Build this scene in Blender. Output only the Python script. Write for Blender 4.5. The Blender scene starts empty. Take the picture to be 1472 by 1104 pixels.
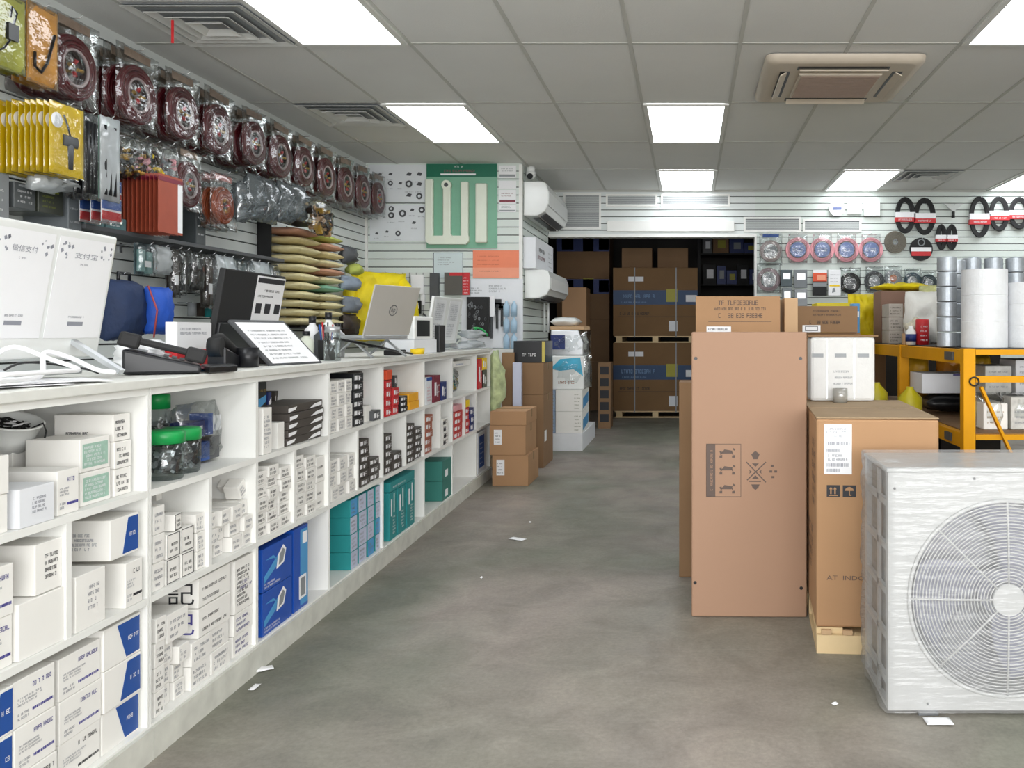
import bpy, math, random
from mathutils import Vector, Matrix
R = random.Random(7)
PI = math.pi
scn = bpy.context.scene
COL = scn.collection
# ------------------------------------------------------------------ camera, light, exposure
F, VX, VY, EYE = 1230.0, 990.0, 478.0, 1.15
cam = bpy.data.objects.new('camera', bpy.data.cameras.new('camera'))
COL.objects.link(cam); scn.camera = cam
cam.location = (0, 0, EYE); cam.rotation_euler = (PI/2, 0, 0)
cam.data.sensor_width = 36; cam.data.lens = 36*F/1472
cam.data.shift_x = (736-VX)/1472; cam.data.shift_y = (VY-552)/1472
cam.data.clip_start = .05
scn.view_settings.view_transform = 'Standard'; scn.view_settings.look = 'None'
scn.view_settings.gamma = 1; scn.view_settings.use_curve_mapping = False
scn.view_settings.exposure = 0.53
PANEL_EMIT = 5.0
w = bpy.data.worlds.new('world'); scn.world = w; w.use_nodes = True
w.node_tree.nodes['Background'].inputs[0].default_value = (.86, .93, 1, 1)
w.node_tree.nodes['Background'].inputs[1].default_value = 1.2
dl = bpy.data.lights.new('daylight', 'AREA'); dl.shape = 'RECTANGLE'; dl.size = 6.5; dl.size_y = 1.9; dl.energy = 230; dl.color = (1, .985, .97)
do = bpy.data.objects.new('daylight', dl); COL.objects.link(do); do.location = (1.0, -3.05, 1.5); do.rotation_euler = (-PI/2, 0, PI)
do.rotation_euler = (PI/2, 0, 0)

# ------------------------------------------------------------------ helpers
def lin(h):
    h = h.lstrip('#'); c = [int(h[i:i+2], 16)/255 for i in (0, 2, 4)]
    return tuple([x/12.92 if x <= .04045 else ((x+.055)/1.055)**2.4 for x in c]) + (1,)
MATS = {}
def mk(name, hexc, rough=.6, metal=0, var=.06, scale=12, bump=0, spec=.5, bscale=None, coat=0):
    if name in MATS: return MATS[name]
    m = bpy.data.materials.new(name); m.use_nodes = True; nt = m.node_tree; b = nt.nodes['Principled BSDF']
    c = lin(hexc)
    b.inputs['Base Color'].default_value = c; b.inputs['Roughness'].default_value = rough
    b.inputs['Metallic'].default_value = metal; b.inputs['Specular IOR Level'].default_value = spec
    if coat: b.inputs['Coat Weight'].default_value = coat; b.inputs['Coat Roughness'].default_value = .12
    if var or bump:
        tc = nt.nodes.new('ShaderNodeTexCoord'); n = nt.nodes.new('ShaderNodeTexNoise')
        n.inputs['Scale'].default_value = scale; n.inputs['Detail'].default_value = 4
        nt.links.new(tc.outputs['Object'], n.inputs['Vector'])
        if var:
            mx = nt.nodes.new('ShaderNodeMix'); mx.data_type = 'RGBA'
            mx.inputs[6].default_value = tuple(min(1, x*(1-var*1.6)) for x in c[:3])+(1,)
            mx.inputs[7].default_value = tuple(min(1, x*(1+var*1.6)) for x in c[:3])+(1,)
            nt.links.new(n.outputs[0], mx.inputs[0]); nt.links.new(mx.outputs[2], b.inputs['Base Color'])
        if bump:
            n2 = nt.nodes.new('ShaderNodeTexNoise'); n2.inputs['Scale'].default_value = bscale or scale*3
            nt.links.new(tc.outputs['Object'], n2.inputs['Vector'])
            bp = nt.nodes.new('ShaderNodeBump'); bp.inputs['Strength'].default_value = bump; bp.inputs['Distance'].default_value = .01
            nt.links.new(n2.outputs[0], bp.inputs['Height']); nt.links.new(bp.outputs[0], b.inputs['Normal'])
    MATS[name] = m; return m
def mkclear(name, tint='#ffffff', gloss=.18, rough=.12, bscale=18, bstr=.6, body=0.0, bodycol='#ffffff', vs=None):
    if name in MATS: return MATS[name]
    m = bpy.data.materials.new(name); m.use_nodes = True; nt = m.node_tree; nt.nodes.clear()
    out = nt.nodes.new('ShaderNodeOutputMaterial'); tr = nt.nodes.new('ShaderNodeBsdfTransparent'); gl = nt.nodes.new('ShaderNodeBsdfGlossy')
    tr.inputs[0].default_value = lin(tint); gl.inputs['Roughness'].default_value = rough
    lw = nt.nodes.new('ShaderNodeLayerWeight'); lw.inputs[0].default_value = .35
    ma = nt.nodes.new('ShaderNodeMath'); ma.operation = 'MULTIPLY_ADD'; ma.inputs[1].default_value = .45; ma.inputs[2].default_value = gloss
    mx = nt.nodes.new('ShaderNodeMixShader'); tc = nt.nodes.new('ShaderNodeTexCoord'); n = nt.nodes.new('ShaderNodeTexNoise')
    n.inputs['Scale'].default_value = bscale; n.inputs['Detail'].default_value = 3; bp = nt.nodes.new('ShaderNodeBump'); bp.inputs['Strength'].default_value = bstr; bp.inputs['Distance'].default_value = .02
    L = nt.links.new
    mp = nt.nodes.new('ShaderNodeMapping'); mp.inputs['Scale'].default_value = vs or (1, 1, 1)
    L(tc.outputs['Object'], mp.inputs['Vector']); L(mp.outputs[0], n.inputs['Vector']); L(n.outputs[0], bp.inputs['Height']); L(bp.outputs[0], gl.inputs['Normal']); L(bp.outputs[0], lw.inputs['Normal'])
    L(lw.outputs['Fresnel'], ma.inputs[0]); L(ma.outputs[0], mx.inputs[0]); L(tr.outputs[0], mx.inputs[1]); L(gl.outputs[0], mx.inputs[2])
    if body:
        df = nt.nodes.new('ShaderNodeBsdfDiffuse'); df.inputs[0].default_value = lin(bodycol); m2 = nt.nodes.new('ShaderNodeMixShader'); m2.inputs[0].default_value = body
        L(mx.outputs[0], m2.inputs[1]); L(df.outputs[0], m2.inputs[2]); L(m2.outputs[0], out.inputs[0])
    else: L(mx.outputs[0], out.inputs[0])
    MATS[name] = m; return m
def mkemit(name, hexc, s):
    m = bpy.data.materials.new(name); m.use_nodes = True; b = m.node_tree.nodes['Principled BSDF']
    b.inputs['Base Color'].default_value = (.8, .8, .8, 1); b.inputs['Emission Color'].default_value = lin(hexc); b.inputs['Emission Strength'].default_value = s
    return m

class MB:
    def __init__(s): s.v = []; s.f = []; s.m = []; s.s = []; s.M = None
    def add(s, vs, fs, mi=0, sm=False):
        o = len(s.v)
        for p in vs:
            p = Vector(p)
            s.v.append(s.M @ p if s.M else p)
        for k, f in enumerate(fs):
            s.f.append([i+o for i in f]); s.m.append(mi); s.s.append(sm[k] if isinstance(sm, list) else sm)
        return s
    def box(s, x0, y0, z0, x1, y1, z1, mi=0):
        vs = [(x0,y0,z0),(x1,y0,z0),(x1,y1,z0),(x0,y1,z0),(x0,y0,z1),(x1,y0,z1),(x1,y1,z1),(x0,y1,z1)]
        return s.add(vs, [(0,3,2,1),(4,5,6,7),(0,1,5,4),(1,2,6,5),(2,3,7,6),(3,0,4,7)], mi)
    def bar(s, p0, p1, w, h, mi=0, up=(0,0,1)):      # rectangular bar between two points
        p0, p1 = Vector(p0), Vector(p1); d = (p1-p0).normalized(); u = Vector(up)
        a = d.cross(u)
        if a.length < 1e-4: a = d.cross(Vector((1,0,0)))
        a.normalize(); b = a.cross(d).normalized(); a *= w/2; b *= h/2
        vs = [p0-a-b, p0+a-b, p0+a+b, p0-a+b, p1-a-b, p1+a-b, p1+a+b, p1-a+b]
        return s.add(vs, [(0,1,2,3),(7,6,5,4),(0,4,5,1),(1,5,6,2),(2,6,7,3),(3,7,4,0)], mi)
    def cyl(s, p0, p1, r0, r1=None, n=16, mi=0, caps=True):
        if r1 is None: r1 = r0
        p0, p1 = Vector(p0), Vector(p1); d = (p1-p0).normalized()
        a = d.orthogonal().normalized(); b = d.cross(a); vs = []
        for p, r in ((p0, r0), (p1, r1)):
            for i in range(n):
                t = 2*PI*i/n; vs.append(p+a*math.cos(t)*r+b*math.sin(t)*r)
        fs = [(i, (i+1) % n, n+(i+1) % n, n+i) for i in range(n)]; sm = [True]*n
        if caps: fs += [tuple(range(n-1, -1, -1)), tuple(range(n, 2*n))]; sm += [False, False]
        return s.add(vs, fs, mi, sm)
    def torus(s, c, U, V, Ru, Rv, r, nR=28, nr=6, mi=0):
        c, U, V = Vector(c), Vector(U).normalized(), Vector(V).normalized(); N = U.cross(V); vs = []
        for i in range(nR):
            t = 2*PI*i/nR; e = U*math.cos(t)*Ru+V*math.sin(t)*Rv; en = (U*math.cos(t)*Rv+V*math.sin(t)*Ru).normalized()
            for j in range(nr):
                q = 2*PI*j/nr; vs.append(c+e+en*math.cos(q)*r+N*math.sin(q)*r)
        fs = [(i*nr+j, ((i+1) % nR)*nr+j, ((i+1) % nR)*nr+(j+1) % nr, i*nr+(j+1) % nr) for i in range(nR) for j in range(nr)]
        return s.add(vs, fs, mi, True)
    def tube(s, pts, r, n=6, mi=0):
        pts = [Vector(p) for p in pts]; vs = []; prev = None
        for i, p in enumerate(pts):
            d = (pts[min(i+1, len(pts)-1)]-pts[max(i-1, 0)]).normalized()
            a = d.orthogonal().normalized() if prev is None else (prev-d*prev.dot(d)).normalized()
            prev = a; b = d.cross(a)
            for j in range(n):
                t = 2*PI*j/n; vs.append(p+a*math.cos(t)*r+b*math.sin(t)*r)
        fs = [(i*n+j, i*n+(j+1) % n, (i+1)*n+(j+1) % n, (i+1)*n+j) for i in range(len(pts)-1) for j in range(n)]
        fs += [tuple(range(n-1, -1, -1)), tuple((len(pts)-1)*n+j for j in range(n))]
        return s.add(vs, fs, mi, True)
    def lathe(s, prof, n=20, mi=0, c=(0,0,0), sharp=False):
        c = Vector(c); vs = []; k = len(prof)
        for i in range(n):
            t = 2*PI*i/n
            for r, z in prof: vs.append(c+Vector((r*math.cos(t), r*math.sin(t), z)))
        fs = [(i*k+j, ((i+1) % n)*k+j, ((i+1) % n)*k+j+1, i*k+j+1) for i in range(n) for j in range(k-1)]
        return s.add(vs, fs, mi, not sharp)
    def prism(s, pts, ax, t, mi=0):       # polygon pts (3D) extruded by vector
        n = len(pts); pts = [Vector(p) for p in pts]; t = Vector(ax)*t
        vs = pts+[p+t for p in pts]
        fs = [tuple(range(n-1, -1, -1)), tuple(range(n, 2*n))]+[(i, (i+1) % n, n+(i+1) % n, n+i) for i in range(n)]
        return s.add(vs, fs, mi)
    def pillow(s, w, h, t, nu=10, nv=10, crump=.1, seed=1, mi=0, U=(0,1,0), V=(0,0,1), N=(1,0,0), c=(0,0,0), flat=.02, pw=.5):
        # soft bag: width w along U, height h along V, thickness t along N
        rr = random.Random(seed); U, V, N, c = Vector(U), Vector(V), Vector(N), Vector(c); vs = []; fs = []
        for side in (1, -1):
            for i in range(nu+1):
                for j in range(nv+1):
                    a, b = i/nu*2-1, j/nv*2-1
                    q = max(0, (1-a*a))*max(0, (1-b*b)); th = t/2*(q**pw)+flat*t/2
                    k = crump*t*rr.uniform(-1, 1)*(1 if q > 0 else .3)
                    edge = 1-.04*rr.random() if q == 0 else 1
                    vs.append(c+U*a*w/2*edge+V*b*h/2*edge+N*side*(max(th+k, flat*t/2)))
        m = (nu+1)*(nv+1)
        for i in range(nu):
            for j in range(nv):
                a = i*(nv+1)+j; b = a+nv+1
                fs.append((a, b, b+1, a+1)); fs.append((m+a, m+a+1, m+b+1, m+b))
        rim = [(i, 0) for i in range(nu)]+[(nu, j) for j in range(nv)]+[(i, nv) for i in range(nu, 0, -1)]+[(0, j) for j in range(nv, 0, -1)]
        for k in range(len(rim)):
            a = rim[k][0]*(nv+1)+rim[k][1]; b = rim[(k+1) % len(rim)]; b = b[0]*(nv+1)+b[1]
            fs.append((a, m+a, m+b, b))
        return s.add(vs, fs, mi, True)
    def build(s, name, mats, parent=None, loc=None, rz=0, bevel=0):
        me = bpy.data.meshes.new(name); me.from_pydata([tuple(p) for p in s.v], [], s.f)
        if not isinstance(mats, (list, tuple)): mats = [mats]
        for m in mats: me.materials.append(m)
        me.polygons.foreach_set('material_index', s.m); me.polygons.foreach_set('use_smooth', s.s); me.update()
        o = bpy.data.objects.new(name, me); COL.objects.link(o)
        if parent: o.parent = parent
        if loc is not None: o.location = loc
        o.rotation_euler.z = rz
        if bevel:
            b = o.modifiers.new('bevel', 'BEVEL'); b.width = bevel; b.segments = 2; b.limit_method = 'ANGLE'; b.angle_limit = .9
        return o
_tc = {}
def text_geo(body):
    if body in _tc: return _tc[body]
    cu = bpy.data.curves.new('t', 'FONT'); cu.body = body; cu.resolution_u = 2; o = bpy.data.objects.new('t', cu)
    me = bpy.data.meshes.new_from_object(o)
    vs = [tuple(v.co) for v in me.vertices]; fs = [tuple(p.vertices) for p in me.polygons]
    bpy.data.objects.remove(o); bpy.data.curves.remove(cu); bpy.data.meshes.remove(me)
    if not vs: vs = [(0,0,0),(1,0,0),(1,1,0),(0,1,0)]; fs = [(0,1,2,3)]
    x0 = min(v[0] for v in vs); x1 = max(v[0] for v in vs); y0 = min(v[1] for v in vs); y1 = max(v[1] for v in vs)
    vs = [((v[0]-x0)/(x1-x0), (v[1]-y0)/(y1-y0)) for v in vs]; _tc[body] = (vs, fs); return _tc[body]
class Fr:
    def __init__(s, O, U, V, N, w, h): s.O, s.U, s.V, s.N, s.w, s.h = Vector(O), Vector(U), Vector(V), Vector(N), w, h
    def p(s, u, v, l): return s.O+s.U*u*s.w+s.V*v*s.h+s.N*l
def face(side, w, d, h):
    return {'f': Fr((-w/2,-d/2,0), (1,0,0), (0,0,1), (0,-1,0), w, h), 'r': Fr((w/2,-d/2,0), (0,1,0), (0,0,1), (1,0,0), d, h),
            'l': Fr((-w/2,d/2,0), (0,-1,0), (0,0,1), (-1,0,0), d, h), 't': Fr((-w/2,-d/2,h), (1,0,0), (0,1,0), (0,0,1), w, d)}[side]
def slab(mb, fr, pts, lift, mi=0, t=.0006):
    a = [fr.p(u, v, lift) for u, v in pts]; b = [fr.p(u, v, lift+t) for u, v in pts]; n = len(pts)
    mb.add(a+b, [tuple(range(n-1, -1, -1)), tuple(range(n, 2*n))]+[(i, (i+1) % n, n+(i+1) % n, n+i) for i in range(n)], mi)
def mark(mb, fr, kind, u0, v0, u1, v1, lift=.0002, mi=0, seed=None, n=3, s='', fill=.8):
    rr = random.Random(seed if seed is not None else R.random())
    if kind == 'rect': slab(mb, fr, [(u0,v0),(u1,v0),(u1,v1),(u0,v1)], lift, mi)
    elif kind == 'poly': slab(mb, fr, s, lift, mi)
    elif kind == 'frame':
        t = n*.001; tu, tv = t/fr.w, t/fr.h
        for a in ((u0,v0,u1,v0+tv),(u0,v1-tv,u1,v1),(u0,v0,u0+tu,v1),(u1-tu,v0,u1,v1)): slab(mb, fr, [(a[0],a[1]),(a[2],a[1]),(a[2],a[3]),(a[0],a[3])], lift, mi)
    elif kind == 'glyph':
        vs, fs = text_geo(s); mb.add([fr.p(u0+(u1-u0)*a, v0+(v1-v0)*b, lift+.0004) for a, b in vs], fs, mi)
    elif kind == 'text':
        lh = (v1-v0)/n; cap = .0085/fr.h if fr.h < .5 and fill < 1.25 else 9
        for i in range(n):
            y = v1-(i+.85)*lh; hh = min(lh*.6, cap); cw = hh*fr.h/fr.w*.62; x = u0; end = u0+(u1-u0)*(fill*rr.uniform(.7, 1.2))
            k = 0
            while x < min(end, u1-cw) and k < 40:
                if rr.random() < .2: x += cw*.9; k += 1; continue
                sg = rr.choice(('LTM','LRM','LTB','LRTB','LMRT','LB','LTMB','TC','RTMB','LRB','LTMBR')); e = cw*.8; t = cw*.2; tv = hh*.18
                for q in sg:
                    a = {'L': (x, y, x+t, y+hh), 'R': (x+e-t, y, x+e, y+hh), 'C': (x+e/2-t/2, y, x+e/2+t/2, y+hh), 'T': (x, y+hh-tv, x+e, y+hh), 'M': (x, y+hh/2-tv/2, x+e, y+hh/2+tv/2), 'B': (x, y, x+e, y+tv)}[q]
                    mb.add([fr.p(u, v, lift+.0006) for u, v in ((a[0],a[1]),(a[2],a[1]),(a[2],a[3]),(a[0],a[3]))], [(0,1,2,3)], mi)
                x += cw; k += 1
    elif kind == 'bars':
        x = u0
        while x < u1:
            q = (u1-u0)*rr.uniform(.01, .04); slab(mb, fr, [(x,v0),(min(u1,x+q),v0),(min(u1,x+q),v1),(x,v1)], lift, mi); x += q+(u1-u0)*rr.uniform(.01, .035)
LABELS = {}
def tag(o, label, cat, group=None, kind=None):
    label = ' '.join(label.split()[:16])
    o['label'] = label; o['category'] = cat
    if group: o['group'] = group
    if kind: o['kind'] = kind
    LABELS.setdefault(label, []).append(o.name); return o
def thing(name, label, cat, loc=(0,0,0), rz=0, group=None):
    o = bpy.data.objects.new(name, None); COL.objects.link(o); o.location = loc; o.rotation_euler = (0,0,rz); o.empty_display_size = .05
    return tag(o, label, cat, group)
def struct(o): o['kind'] = 'structure'; return o
def copy_tree(o, loc=None, rz=None, label=None, group=None, parent=None):
    c = o.copy(); COL.objects.link(c)
    if parent: c.parent = parent
    if loc is not None: c.location = loc
    if rz is not None: c.rotation_euler.z = rz
    if label: c['label'] = label; LABELS.setdefault(label, []).append(c.name)
    if group: c['group'] = group
    for ch in list(o.children): copy_tree(ch, parent=c)
    return c
def at(px, py, Y): return Vector(((px-VX)/F*Y, Y, EYE-(py-VY)/F*Y))
def carton(name, label, cat, loc, size, rz, body, marks=(), group=None, bevel=.003, part='carton_body', tape=None, tilt=None):
    w, d, h = size
    b = MB().box(-w/2,-d/2,0,w/2,d/2,h)
    o = thing(name, label, cat, loc, rz, group)
    b.build(part, body, o, bevel=bevel)
    if tape:
        t = MB(); tw = min(.05, d*.3)
        t.box(-w/2-.0008, -tw/2, h-.06 if h > .1 else h*.6, w/2+.0008, tw/2, h+.001); t.build('packing_tape', tape, o)
    for pn, m, fc, items in marks:
        mb = MB()
        for it in items: mark(mb, face(fc, w, d, h), *it[0], **(it[1] if len(it) > 1 else {}))
        if mb.f: mb.build(pn, m, o)
    if tilt: o.rotation_euler = tilt
    return o

# ------------------------------------------------------------------ materials
white = mk('white_laminate', '#eeeeea', .45, var=.02, scale=5)
wcar = mk('white_card', '#f0eee9', .55, var=.03, scale=8)
wcar2 = mk('white_card_cool', '#e6e8ec', .5, var=.03)
kraft = mk('kraft_card', '#ac8560', .75, var=.06, scale=4)
kraft2 = mk('kraft_card_pinkish', '#a17f67', .7, var=.03, scale=2)
kraftd = mk('kraft_card_dark', '#8a6b4c', .8, var=.08, scale=4)
kraftl = mk('kraft_card_pale', '#c4a27c', .7, var=.05, scale=4)
ink = mk('black_ink', '#2b2b30', .6, var=0)
gink = mk('grey_ink', '#93959e', .6, var=0)
pink_ink = mk('violet_ink', '#4a4690', .6, var=0)
blue = mk('blue_print', '#1f4f9c', .45, var=.05)
skyb = mk('sky_blue_print', '#4f9ad0', .45, var=.05)
teal = mk('teal_card', '#1f8a8c', .5, var=.05)
tealg = mk('teal_green_card', '#2f7a70', .55, var=.05)
lav = mk('lavender_card', '#c3c8de', .5, var=.05)
paper = mk('white_paper', '#f2f2f4', .7, var=.02)
black = mk('black_plastic', '#15161a', .35, var=.1)
blackm = mk('matte_black_rubber', '#1b1b1c', .7, var=.1)
dgrey = mk('dark_grey_plastic', '#4b4d50', .5, var=.1)
greyp = mk('grey_plastic', '#8d9194', .45, var=.05)
dkbox = mk('charcoal_card', '#48423d', .55, var=.08)
red = mk('red_print', '#c5262c', .45, var=.05)
dred = mk('dark_red_print', '#7c1c33', .45, var=.08)
orange = mk('orange_print', '#e0502a', .5, var=.05)
yellow = mk('yellow_print', '#f0cc10', .5, var=.05)
amber = mk('amber_yellow_paint', '#dc9a02', .5, spec=.2, var=.06, scale=9, bump=.05)
green = mk('green_plastic', '#16a050', .35, var=.05)
greenb = mk('green_board', '#0d6b50', .5, var=.04)
mint = mk('mint_board', '#7cb095', .5, var=.05)
cream = mk('cream_plastic', '#e3e8d8', .4, var=.03)
maroon = mk('maroon_rubber', '#5c1019', .35, var=.12, scale=30)
coral = mk('coral_paper', '#f08a66', .6, var=.04)
silver = mk('silver_plastic', '#c3c6c9', .3, .6, var=.03)
chrome = mk('chrome_metal', '#cfd2d4', .2, .9, var=.03)
brass = mk('brass_metal', '#c8a050', .3, .8, var=.05)
pvcw = mk('white_gloss_plastic', '#eef0ee', .25, var=.02, coat=.4)
beige = mk('beige_cloth', '#d8cda0', .8, var=.12, scale=30, bump=.3)
pinkp = mk('pink_plastic', '#e2a0a8', .4, var=.08)
wood = mk('pale_pallet_wood', '#dcc296', .7, var=.12, scale=7)
navy = mk('navy_print', '#1b2f6e', .5, var=.06)
foil = mk('silver_foil_tape', '#a4aab0', .4, .5, var=.12, scale=40, bump=.15)
film = mk('white_film', '#dcdee0', .4, var=.06, scale=20, bump=.25, bscale=60)
foam = mk('white_foam', '#d8d8d6', .8, var=.03, scale=40, bump=.1)
bag = mkclear('clear_bag', '#f6f8f8', .07, .1, 12, .6)
bagw = mkclear('milky_bag', '#f4f6f8', .16, .2, 16, .9, .35, '#e8eef0')
greybag = mkclear('smoky_bag', '#a8b0b4', .15, .12, 10, .7, .28, '#8c9498')
wrap = mkclear('stretch_wrap', '#f8f8f8', .03, .2, 7, .6, .12, '#ffffff', (1, 1, 7))
glass = mkclear('clear_glass', '#f6fbfb', .03, .03, 1, .0)
jar = mkclear('clear_jar_plastic', '#eaf0f0', .08, .06, 10, .3)
tapem = mkclear('packing_tape', '#ecdcc0', .12, .2, 20, .3, .4, '#d2b48c')
# ------------------------------------------------------------------ the room
XL, XR, YF, YB, YL, ZC = -3.08, 5.3, -2.9, 9.66, 8.14, 2.755
SX = -1.6                      # side wall left of the store room opening
def floor_mat():
    m = bpy.data.materials.new('worn_concrete'); m.use_nodes = True; nt = m.node_tree; b = nt.nodes['Principled BSDF']; L = nt.links.new
    tc = nt.nodes.new('ShaderNodeTexCoord')
    def noise(sc, det=5, rough=.6, dist=0, vec=None):
        n = nt.nodes.new('ShaderNodeTexNoise'); n.inputs['Scale'].default_value = sc; n.inputs['Detail'].default_value = det; n.inputs['Roughness'].default_value = rough; n.inputs['Distortion'].default_value = dist
        L(vec or tc.outputs['Object'], n.inputs['Vector']); return n
    def ramp(n, a, b_, p0=.35, p1=.65):
        r = nt.nodes.new('ShaderNodeValToRGB'); r.color_ramp.elements[0].position = p0; r.color_ramp.elements[1].position = p1
        r.color_ramp.elements[0].color = a; r.color_ramp.elements[1].color = b_; L(n.outputs[0], r.inputs[0]); return r
    def mix(f, a, b_, t='MIX'):
        x = nt.nodes.new('ShaderNodeMix'); x.data_type = 'RGBA'; x.blend_type = t
        for s, q in ((0, f), (6, a), (7, b_)):
            if isinstance(q, (int, float, tuple)): x.inputs[s].default_value = q
            else: L(q, x.inputs[s])
        return x.outputs[2]
    base = ramp(noise(.55, 4, .5, .6), lin('#7a7b6e'), lin('#958c84'), .4, .6)
    mot = ramp(noise(3.5, 8, .65, .8), (.72,.72,.72,1), (1.16,1.16,1.16,1), .3, .7)
    fine = ramp(noise(60, 6, .7), (.88,.88,.88,1), (1.1,1.1,1.1,1), .35, .65)
    mp = nt.nodes.new('ShaderNodeMapping'); mp.inputs['Scale'].default_value = (1.2, 9, 1); L(tc.outputs['Object'], mp.inputs['Vector'])
    scuff = ramp(noise(1.4, 6, .7, .5, mp.outputs[0]), (0,0,0,1), (1,1,1,1), .6, .78)
    c = mix(1.0, base.outputs[0], mot.outputs[0], 'MULTIPLY'); c = mix(1.0, c, fine.outputs[0], 'MULTIPLY')
    sc = nt.nodes.new('ShaderNodeMath'); sc.operation = 'MULTIPLY'; sc.inputs[1].default_value = .28; L(scuff.outputs[0], sc.inputs[0])
    c = mix(sc.outputs[0], c, lin('#b2aa9c'))
    spot = ramp(noise(2.3, 2, .4), (1,1,1,1), (.62,.62,.62,1), .72, .76); c = mix(.8, c, spot.outputs[0], 'MULTIPLY')
    L(c, b.inputs['Base Color'])
    rr = ramp(noise(2.5, 5), (.42,.42,.42,1), (.68,.68,.68,1)); L(rr.outputs[0], b.inputs['Roughness'])
    bp = nt.nodes.new('ShaderNodeBump'); bp.inputs['Strength'].default_value = .12; bp.inputs['Distance'].default_value = .01
    L(noise(45, 5).outputs[0], bp.inputs['Height']); L(bp.outputs[0], b.inputs['Normal']); return m
struct(MB().box(XL-.2, YF-.2, -.1, XR+.2, 14.3, 0).build('floor', floor_mat()))
ctile = mk('ceiling_tile', '#e2e2df', .9, var=.04, scale=1.6, bump=.15, bscale=120)
struct(MB().box(XL-.2, YF-.2, ZC, XR+.2, YB+.1, ZC+.1).build('ceiling', ctile))
tbar = mk('ceiling_grid_metal', '#c4c4be', .85, var=.02)
g = MB()
gx = [-.325+.611*k for k in range(-4, 10)]; gy = [4.745+1.22*k for k in range(-6, 5)]
for x in gx: g.box(x-.011, YF, ZC-.004, x+.011, YB, ZC-.0005)
for y in gy: g.box(XL, y-.011, ZC-.0035, XR, y+.011, ZC-.0005)
g.box(XL, YF, ZC-.03, XL+.012, YL, ZC-.001); g.box(SX+.02, YB-.03, ZC-.02, XR, YB-.015, ZC-.001)
struct(g.build('trim_1', tbar))
groove = mk('slat_groove', '#3d403f', .6, var=0)
slatm = mk('slatwall_white', '#dde2e0', .42, var=.02, scale=3)
slatc = mk('slatwall_pale', '#d8e0da', .42, var=.02, scale=3)
def slats(name, axis, pos, a0, a1, z0, z1, out, m, pitch=.076, t=.014, gap=.009):
    # slat boards along one wall; out = +1/-1 direction they face
    b = MB()
    if axis == 'x': b.box(a0, min(pos, pos-out*.1), z0, a1, max(pos, pos-out*.1), z1, 1)
    else: b.box(min(pos, pos-out*.1), a0, z0, max(pos, pos-out*.1), a1, z1, 1)
    z = z1
    while z > z0+.02:
        zz = max(z0, z-pitch+gap)
        if axis == 'x': b.box(a0, min(pos, pos+out*t), zz, a1, max(pos, pos+out*t), z, 0)
        else: b.box(min(pos, pos+out*t), a0, zz, max(pos, pos+out*t), a1, z, 0)
        z -= pitch
    return struct(b.build(name, [m, groove]))
slats('wall_left', 'y', XL, YF, YL, 0, ZC, 1, slatm)
slats('wall_back_left', 'x', YL, XL, SX, 0, ZC, -1, slatc)
slats('wall_side', 'y', SX, YL-.001, YB, 0, ZC, 1, slatc)
OPX0, OPX1, OPZ = SX+.02, .745, 2.255
slats('wall_back_right', 'x', YB, OPX1, XR, 0, ZC, -1, slatc)
slats('wall_header', 'x', YB, OPX0, OPX1, OPZ, ZC, -1, slatm)
plain = mk('painted_wall', '#d8d6d0', .8, var=.03, scale=2)
struct(MB().box(XR, YF, 0, XR+.1, YB, ZC).build('wall_right', plain))
fw = MB(); fw.box(XL, YF-.1, 0, XR, YF, .35); fw.box(XL, YF-.1, 2.5, XR, YF, ZC)
for x in (XL, -1.1, 1.0, 3.1, XR-.1): fw.box(x, YF-.1, .35, x+.1, YF, 2.5)
struct(fw.build('wall_front', plain))
# corner posts and edge trims of the slat walls
tr = MB(); tr.box(XL+.014, YL-.035, 0, XL+.035, YL-.014, ZC-.03); tr.box(SX-.012, YL-.02, 0, SX+.02, YL+.012, ZC-.01)
struct(tr.build('trim_2', white))
tr = MB(); tr.box(OPX0, YB-.03, OPZ-.03, OPX1+.02, YB+.1, OPZ); tr.box(OPX1-.002, YB-.022, 0, OPX1+.022, YB+.1, OPZ-.03)
struct(tr.build('trim_3', white))
# dark store room behind the opening
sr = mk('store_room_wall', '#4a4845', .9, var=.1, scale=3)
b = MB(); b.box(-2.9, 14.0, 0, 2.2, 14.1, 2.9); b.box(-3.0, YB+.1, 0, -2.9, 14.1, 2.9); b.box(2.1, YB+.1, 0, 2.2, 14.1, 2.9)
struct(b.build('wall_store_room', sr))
struct(MB().box(-3.0, YB+.1, 2.9, 2.2, 14.1, 3.0).build('ceiling_store_room', sr))

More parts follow.
